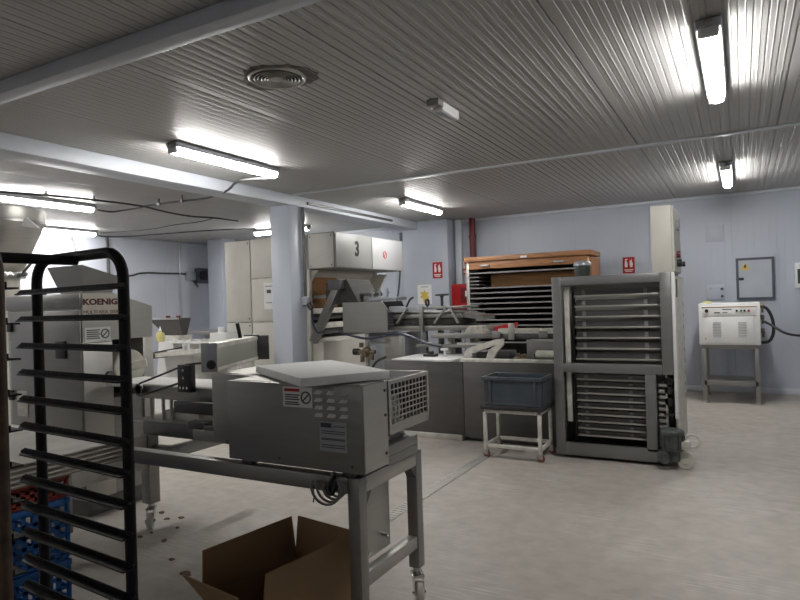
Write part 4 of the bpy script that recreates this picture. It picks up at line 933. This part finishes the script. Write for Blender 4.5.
# ------------------------------------------------------------------ stacked boards on crates
BX0, BX1, BY0, BY1 = -4.12, -2.84, 1.02, 2.15
z = .722
names = ['lowest', 'second', 'third', 'fourth', 'topmost']
for k in range(5):
    jx, jy = random.uniform(-.015, .012), random.uniform(-.012, .012)
    pb = thing('dough_board', 'pale dough board in the stack beside the front machine, %s of five' % names[k], 'board', ((BX0+BX1)/2, (BY0+BY1)/2, z), random.uniform(-.008, .008), 'stacked dough boards')
    hx, hy = (BX1-BX0)/2, (BY1-BY0)/2
    MB().box(-hx+jx, hx+jx, -hy+jy, hy+jy, .009, .0165, .002).build('top_cloth', 'board', pb, local=True)
    MB().box(-hx+jx+.012, hx+jx-.008, -hy+jy+.012, hy+jy-.012, 0, .009).build('board', 'board_edge', pb, local=True)
    z += .0225
    if k < 4:
        pass
def crate(name, label, x0, x1, y0, y1, z0, h, m, grp, cols, rows):
    t = thing(name, label, 'crate', ((x0+x1)/2, (y0+y1)/2, z0), 0, grp)
    MB().box(x0+.01, x1-.01, y0+.01, y1-.01, z0, z0+.012, .003).build('base', m, t)
    mb = MB(); 
    for (a, b, c, d) in ((x0, x1, y0, y0+.022), (x0, x1, y1-.022, y1), (x0, x0+.022, y0+.022, y1-.022), (x1-.022, x1, y0+.022, y1-.022)): mb.box(a, b, c, d, z0+h-.03, z0+h, .003)
    mb.build('rim', m, t)
    body0, body1 = z0+.012, z0+h-.03
    for nm, ax in (('side_wall', 0), ('side_wall', 1), ('end_wall', 2), ('end_wall', 3)):
        mb = MB()
        if ax < 2:
            X = x1-.016 if ax else x0+.008
            for i in range(cols+1):
                y = y0+.012+(y1-y0-.024)*i/cols; mb.box(X, X+.008, y-.011, y+.011, body0, body1)
            for j in range(rows+1):
                zz = body0+(body1-body0)*j/rows; mb.box(X, X+.008, y0+.012, y1-.012, zz-.009, zz+.009)
        else:
            Y = y1-.016 if ax == 3 else y0+.008
            for i in range(cols+1):
                x = x0+.012+(x1-x0-.024)*i/cols; mb.box(x-.011, x+.011, Y, Y+.008, body0, body1)
            for j in range(rows+1):
                zz = body0+(body1-body0)*j/rows; mb.box(x0+.012, x1-.012, Y, Y+.008, zz-.009, zz+.009)
        mb.build(nm, m, t)
    return t
cr_ = (-3.52, -2.91, 1.42, 1.865)
crate('plastic_crate', 'blue slotted crate at the bottom of the crate stack', *cr_, .0, .298, 'blue', 'blue slotted crates', 8, 5)
crate('plastic_crate', 'blue slotted crate directly under the red crate', *cr_, .30, .298, 'blue', 'blue slotted crates', 8, 5)
crate('plastic_crate', 'shallow dark red slotted crate under the dough boards', *cr_, .60, .12, 'red_crate', None, 10, 2)
crate('plastic_crate', 'blue slotted crate under the dough boards behind the bakery rack post', -4.14, -3.54, 1.42, 1.865, .0, .298, 'blue', 'blue slotted crates', 8, 5)

# ------------------------------------------------------------------ baking rack at front left
R0 = Vector((-1.51, 1.14, 0)); dx = Vector((.9965, -.0837, 0)); dn = Vector((-.0837, -.9965, 0))
RY = math.atan2(dx.y, dx.x)
t = thing('baking_rack', 'dark burnt baking rack with rows of tray runners, nearest the camera', 'rack', tuple(R0), RY)
# local frame: x along runners (posts at 0 and -.48), y away from camera is +, near frame at y=-RW
RW, PL, TOP, pr = .322, -.477, 1.668, .0158
for yy, m_ in ((0, 'burnt'), (-RW, 'rust')):
    rad = .075
    P = [(0, yy, .12)] + [(0, yy, TOP-rad)]
    for k in range(1, 7): a = PI/2*k/6; P.append((-rad+rad*math.cos(a), yy, TOP-rad+rad*math.sin(a)))
    for k in range(0, 7): a = PI/2+PI/2*k/6; P.append((PL+rad+rad*math.cos(a), yy, TOP-rad+rad*math.sin(a)))
    P += [(PL, yy, .12)]
    fr_ = MB().tube(P, pr, 12).build('side_frame', m_, t, local=True)
    for k in range(16):
        z = 1.565-.0856*k
        s = 1 if yy < 0 else -1
        y_in = yy + s*pr; y_out = y_in + s*.030
        mb = MB()
        xa, xb = PL-.10, .032 if yy == 0 else .006
        # angle runner: flat flange with a raised back edge and pointed far end
        mb.hexa([(xa, y_in, z-.004), (xb, y_in, z-.004), (xb, y_out, z-.004), (xa+.05, y_out, z-.004)], [(xa, y_in, z-.0), (xb, y_in, z), (xb, y_out, z), (xa+.05, y_out, z)])
        mb.hexa([(xa, y_in, z), (xb, y_in, z), (xb, y_in+s*.003, z), (xa, y_in+s*.003, z)], [(xa+.03, y_in, z+.013), (xb, y_in, z+.013), (xb, y_in+s*.003, z+.013), (xa+.03, y_in+s*.003, z+.013)])
        if yy == 0: mb.cyl((xb-.004, y_in, z+.003), (xb+.006, y_in, z+.003), .007, n=10)
        mb.build('runner', 'burnt', t, local=True)
    MB().box(PL, 0, yy-.015, yy+.015, .12, .15, .003).build('bottom_bar', 'burnt', t, local=True)
MB().tube([(PL/2, 0, TOP-.012), (PL/2, -RW, TOP-.012)], .015, 10).build('tie_bar', 'burnt', t, local=True)
for x in (0, PL):
    MB().box(x-.015, x+.015, -RW, 0, .105, .12, .003).build('base_bar', 'burnt', t, local=True)
    for yy in (0, -RW):
        w = MB().lathe([(0, -.016), (.035, -.016), (.045, -.01), (.045, .01), (.035, .016), (0, .016)], (x+.02, yy, .045), 20, 'Y').build('wheel', 'rubber', t, local=True)
        MB().box(x-.02, x+.03, yy-.022, yy-.018, .045, .105).box(x-.02, x+.03, yy+.018, yy+.022, .045, .105).build('fork', 'steel', w, local=True)

# ------------------------------------------------------------------ open carton
CA = math.radians(-9)
t = thing('cardboard_box', 'open brown cardboard box on the floor below the front machine', 'box', (-1.865, 2.18, 0), CA)
hx, hy, HB, FL, th = .20, .275, .237, .196, .005
for nm, q in (('side_wall', (-hx, -hx+th, -hy, hy)), ('side_wall', (hx-th, hx, -hy, hy)), ('end_wall', (-hx+th, hx-th, hy-th, hy)), ('end_wall', (-hx+th, hx-th, -hy, -hy+th))):
    MB().box(*q, 0.001, HB).build(nm, 'carton', t, local=True)
MB().box(-hx+th, hx-th, -hy+th, hy-th, .001, .006).build('bottom', 'carton', t, local=True)
def flap(p0, p1, out, name='flap'):                                     # standing flap, top edge shifted by out and slightly inset
    p0, p1, out = Vector(p0), Vector(p1), Vector(out); e = (p1-p0).normalized(); nrm = e.cross(out).normalized()*th
    q0, q1 = p0+out+e*.014, p1+out-e*.014
    MB().hexa([p0, p1, p1+nrm, p0+nrm], [q0, q1, q1+nrm, q0+nrm]).build(name, 'carton', t, local=True)
flap((-hx, -hy, HB), (-hx, hy, HB), (-.012, 0, FL))
flap((hx, -hy, HB), (hx, hy, HB), (.014, 0, FL))
flap((-hx, hy, HB), (hx, hy, HB), (0, .012, FL))
flap((-hx, -hy, HB), (hx, -hy, HB), (0, -.10, .14))

# ------------------------------------------------------------------ background dough machines on the left
p = dep(-1, 240, 6.9)
t = thing('bowl_divider', 'big stainless cone hopper on a beige machine at far left', 'hopper machine', (p.x, p.y, 0))
MB().lathe([(.20, 1.92), (.20, 1.97), (.23, 1.99), (.445, 2.50), (.455, 2.56), (.455, 2.66), (.44, 2.67), (.44, 2.56), (.215, 1.99)], (p.x, p.y, 0), 40).build('cone_hopper', 'steel_light', t)
MB().lathe([(.20, 1.90), (.25, 1.90), (.255, 1.93), (.25, 1.96), (.20, 1.96)], (p.x, p.y, 0), 32).build('collar', 'chrome', t)
MB().lathe([(.456, 2.50), (.462, 2.5), (.462, 2.53), (.456, 2.53)], (p.x, p.y, 0), 40).build('rim_band', 'steel', t)
MB().lathe([(.0, .9), (.19, .9), (.19, 1.9), (0, 1.9)], (p.x, p.y, 0), 28).build('neck', 'cream', t)
MB().box(p.x-.4, p.x+.3, p.y-.4, p.y+.4, .05, .9, .02).build('body', 'cream', t)
for sx in (-.3, .2):
    for sy_ in (-.3, .3): MB().cyl((p.x+sx, p.y+sy_, 0), (p.x+sx, p.y+sy_, .05), .04).build('foot', 'black', t)
a = dep(21, 226, 6.45); b = dep(38, 228, 6.45); c = dep(25, 217, 6.45)
MB().add([a, b, c, a+CF*.05, b+CF*.05, c+CF*.05], [(0, 1, 2), (5, 4, 3), (0, 3, 4, 1), (1, 4, 5, 2), (2, 5, 3, 0)]).build('bracket', 'white', t)
MB().cyl(dep(23, 273, 6.7), dep(33, 261, 6.7), .015).cyl(dep(18, 276, 6.7), dep(27, 274, 6.7), .02).build('latch_arm', 'steel_dark', t)

zs_ = ony(226, 340, 6.12).z
t = thing('dough_rounder', 'white dough rounder machine with arms behind the conveyor', 'dough machine', (-6.9, 6.3, 0))
MB().hexa([(-7.35, 6.0, .05), (-6.35, 6.0, .05), (-6.35, 6.7, .05), (-7.35, 6.7, .05)], [(-7.28, 6.05, 1.04), (-6.68, 6.05, 1.06), (-6.68, 6.6, 1.06), (-7.28, 6.6, 1.04)]).build('body', 'white', t)
for sx in (-7.25, -6.45): 
    for sy_ in (6.1, 6.6): MB().cyl((sx, sy_, 0), (sx, sy_, .05), .04).build('foot', 'black', t)
a = ony(159, 355, 5.92); b = ony(187, 351, 5.92); c = ony(236, 347, 5.92)
MB().beam((a.x, 5.92, a.z), (c.x, 5.92, c.z), .20, .06).build('arm_conveyor', 'white_worn', t)
MB().cyl((a.x, 5.79, a.z), (a.x, 6.04, a.z), .045, n=18).build('arm_roller', 'steel_dark', t)
MB().box(b.x-.22, b.x+.35, 5.84, 6.0, b.z+.10, b.z+.13, .01).box(b.x-.22, b.x-.18, 5.84, 6.0, b.z+.02, b.z+.12).box(b.x+.1, b.x+.14, 5.84, 6.0, b.z+.02, b.z+.12).build('guide_frame', 'white', t)
for k in range(4): MB().cyl((b.x-.15+.15*k, 5.87, b.z+.13), (b.x-.15+.15*k, 5.87, b.z+.165), .022).build('knob', 'white', t)
MB().beam((a.x+.05, 5.83, a.z+.045), (b.x+.0, 5.83, b.z+.055), .03, .015).build('black_rod', 'black', t)
MB().box(-6.38, -5.7, 6.04, 6.4, .93, zs_, .01).box(-6.3, -6.24, 6.1, 6.3, 0, .93).box(-5.86, -5.8, 6.1, 6.3, 0, .93).build('support', 'white_worn', t)
# hopper behind
a = ony(149, 318, 6.9); b = ony(184, 318, 6.9)
t = thing('feed_hopper', 'grey tapered feed hopper behind the white rounder', 'hopper', ((a.x+b.x)/2, 7.1, 0))
w = b.x-a.x; cx = (a.x+b.x)/2
MB().hexa([(cx-w*.18, 7.0, 1.08), (cx+w*.3, 7.0, 1.08), (cx+w*.3, 7.1, 1.08), (cx-w*.18, 7.1, 1.08)], [(a.x, 6.9, 1.345), (b.x-.12, 6.9, 1.36), (b.x-.12, 7.15, 1.36), (a.x, 7.15, 1.345)]).build('hopper', 'steel_bench', t)
MB().box(a.x-.01, b.x-.11, 6.885, 6.90, 1.335, 1.37, .004).build('rim', 'chrome', t)
for x in (a.x+.42, b.x-.16): MB().cyl((x, 6.93, 1.355), (x, 6.93, 1.40), .035).build('knob', 'darkred', t)
MB().box(cx-.2, cx+.25, 6.92, 7.2, 0, 1.08, .01).build('stand', 'white_worn', t)
# grey worktop table and white box in front of the left wall
t = thing('side_table', 'grey topped table against the proofer with white tins on it', 'table', (-8.1, 8.2, 0))
tz = ony(200, 331, 7.9).z
MB().box(-8.9, -7.25, 7.9, 8.5, tz-.06, tz, .005).build('tabletop', 'steel', t)
for sx in (-8.82, -7.33):
    for sy_ in (7.96, 8.44): MB().box(sx-.03, sx+.03, sy_-.03, sy_+.03, 0, tz-.06).build('leg', 'steel', t)
a = ony(209.5, 333, 6.12); b = ony(225.5, 340, 6.12)
t = thing('white_bin', 'small white lidded box between rounder and tall cream cabinets', 'box', ((a.x+b.x)/2, 6.24, zs_+.001))
MB().box(a.x, b.x, 6.12, 6.36, zs_+.001, a.z, .006).build('body', 'white', t)
MB().cyl((a.x+.10, 6.24, a.z), (a.x+.10, 6.24, a.z+.075), .045, n=18).build('lid_cap', 'white', t)
bt = ony(160.5, 343, 6.12)
t = thing('oil_bottle', 'small yellow oil bottle with white nozzle standing on the rounder', 'bottle', (bt.x, 6.12, 1.043))
MB().lathe([(0, 0), (.055, 0), (.06, .01), (.06, .10), (.05, .125), (.02, .14), (.02, .15)], (bt.x, 6.12, 1.043), 20).build('body', 'oil', t)
MB().lathe([(.022, .15), (.024, .16), (.012, .175), (.006, .215), (0, .22)], (bt.x, 6.12, 1.043), 16).build('nozzle', 'white', t)
# fittings on the left wall
a = onx(203, 276, XL)
t = thing('wall_isolator', 'dark grey isolator box on the left wall near the corner', 'switch box', (XL, a.y, a.z))
MB().box(.001, .12, -.26, .26, -.17, .17, .02).build('body', 'frame_dark', t, local=True)
MB().cyl((.12, -.12, .0), (.16, -.12, .0), .11, n=22).build('dial', 'black', t, local=True)
MB().box(.12, .13, .04, .22, -.12, .12).build('plate', 'plate', t, local=True)
def wallpipe(label, pix, r=.025, m='plate', X=XL+.04):
    P = [onx(x, y, X) for x, y in pix]
    tag(MB().tube(P, r, 8, 1).build('wall_conduit', m, top=tuple(P[0])), label, 'conduit', 'conduits on the left wall')
wallpipe('grey conduit bending down the left wall behind the divider hopper', [(72, 238), (75, 241), (77, 248), (78, 290), (79, 330)])
wallpipe('dark conduit dropping down the left wall above the rack corner', [(107, 237), (108, 250), (109.5, 300), (110, 320)], .028, 'steel_dark')
wallpipe('thin dark cable running level along the left wall to a socket', [(111, 276), (130, 276.5), (142, 272.5), (165, 273.5), (186, 273.5), (191, 277), (198, 287)], .02, 'steel_dark')
wallpipe('grey conduit straight down the left wall above the small hopper', [(179, 243), (180, 280), (182, 320)], .02)
a = onx(189, 276, XL)
tag(MB().box(.001, .1, -.12, .12, -.1, .1, .02).build('junction_box', 'plate', top=(XL, a.y, a.z), local=True), 'small grey junction box on the left wall beside the isolator', 'junction box')

# ------------------------------------------------------------------ crumbs on the floor
for i, (x, y, s) in enumerate(((162, 513, .02), (148, 523, .022), (167, 519, .018), (181, 518, .018), (140, 537, .02), (152, 533, .012), (164, 541, .02), (178, 528, .012), (186, 574, .03), (172, 560, .014))):
    c = onz(x, y, 0); pts = []
    for k in range(9):
        a = 2*PI*k/9; r = s*random.uniform(.6, 1.3); pts.append((r*math.cos(a)*1.3, r*math.sin(a)))
    bm_ = MB().hexa
    mb = MB(); n_ = len(pts)
    mb.add([(q[0], q[1], 0) for q in pts]+[(q[0]*.7, q[1]*.7, .006+.004*random.random()) for q in pts], [tuple(range(n_))[::-1], tuple(range(n_, 2*n_))]+[(k, (k+1) % n_, n_+(k+1) % n_, n_+k) for k in range(n_)])
    tag(mb.build('dough_crumb', 'crumb', top=(c.x, c.y, .0005), local=True), 'small brown dough crumb on the floor near the left machine caster', 'crumb', 'dough crumbs on the floor')

# ------------------------------------------------------------------ world and view
w = bpy.data.worlds.new('world'); SC.world = w; w.use_nodes = True
w.node_tree.nodes['Background'].inputs[0].default_value = (.5, .55, .6, 1); w.node_tree.nodes['Background'].inputs[1].default_value = .0
vs = SC.view_settings; vs.view_transform = 'Standard'; vs.look = 'None'; vs.gamma = 1; vs.use_curve_mapping = False; vs.exposure = .90
SC.cycles.use_denoising = True
SC.cycles.max_bounces = 10; SC.cycles.diffuse_bounces = 6; SC.cycles.glossy_bounces = 4
SC.cycles.sample_clamp_indirect = 4
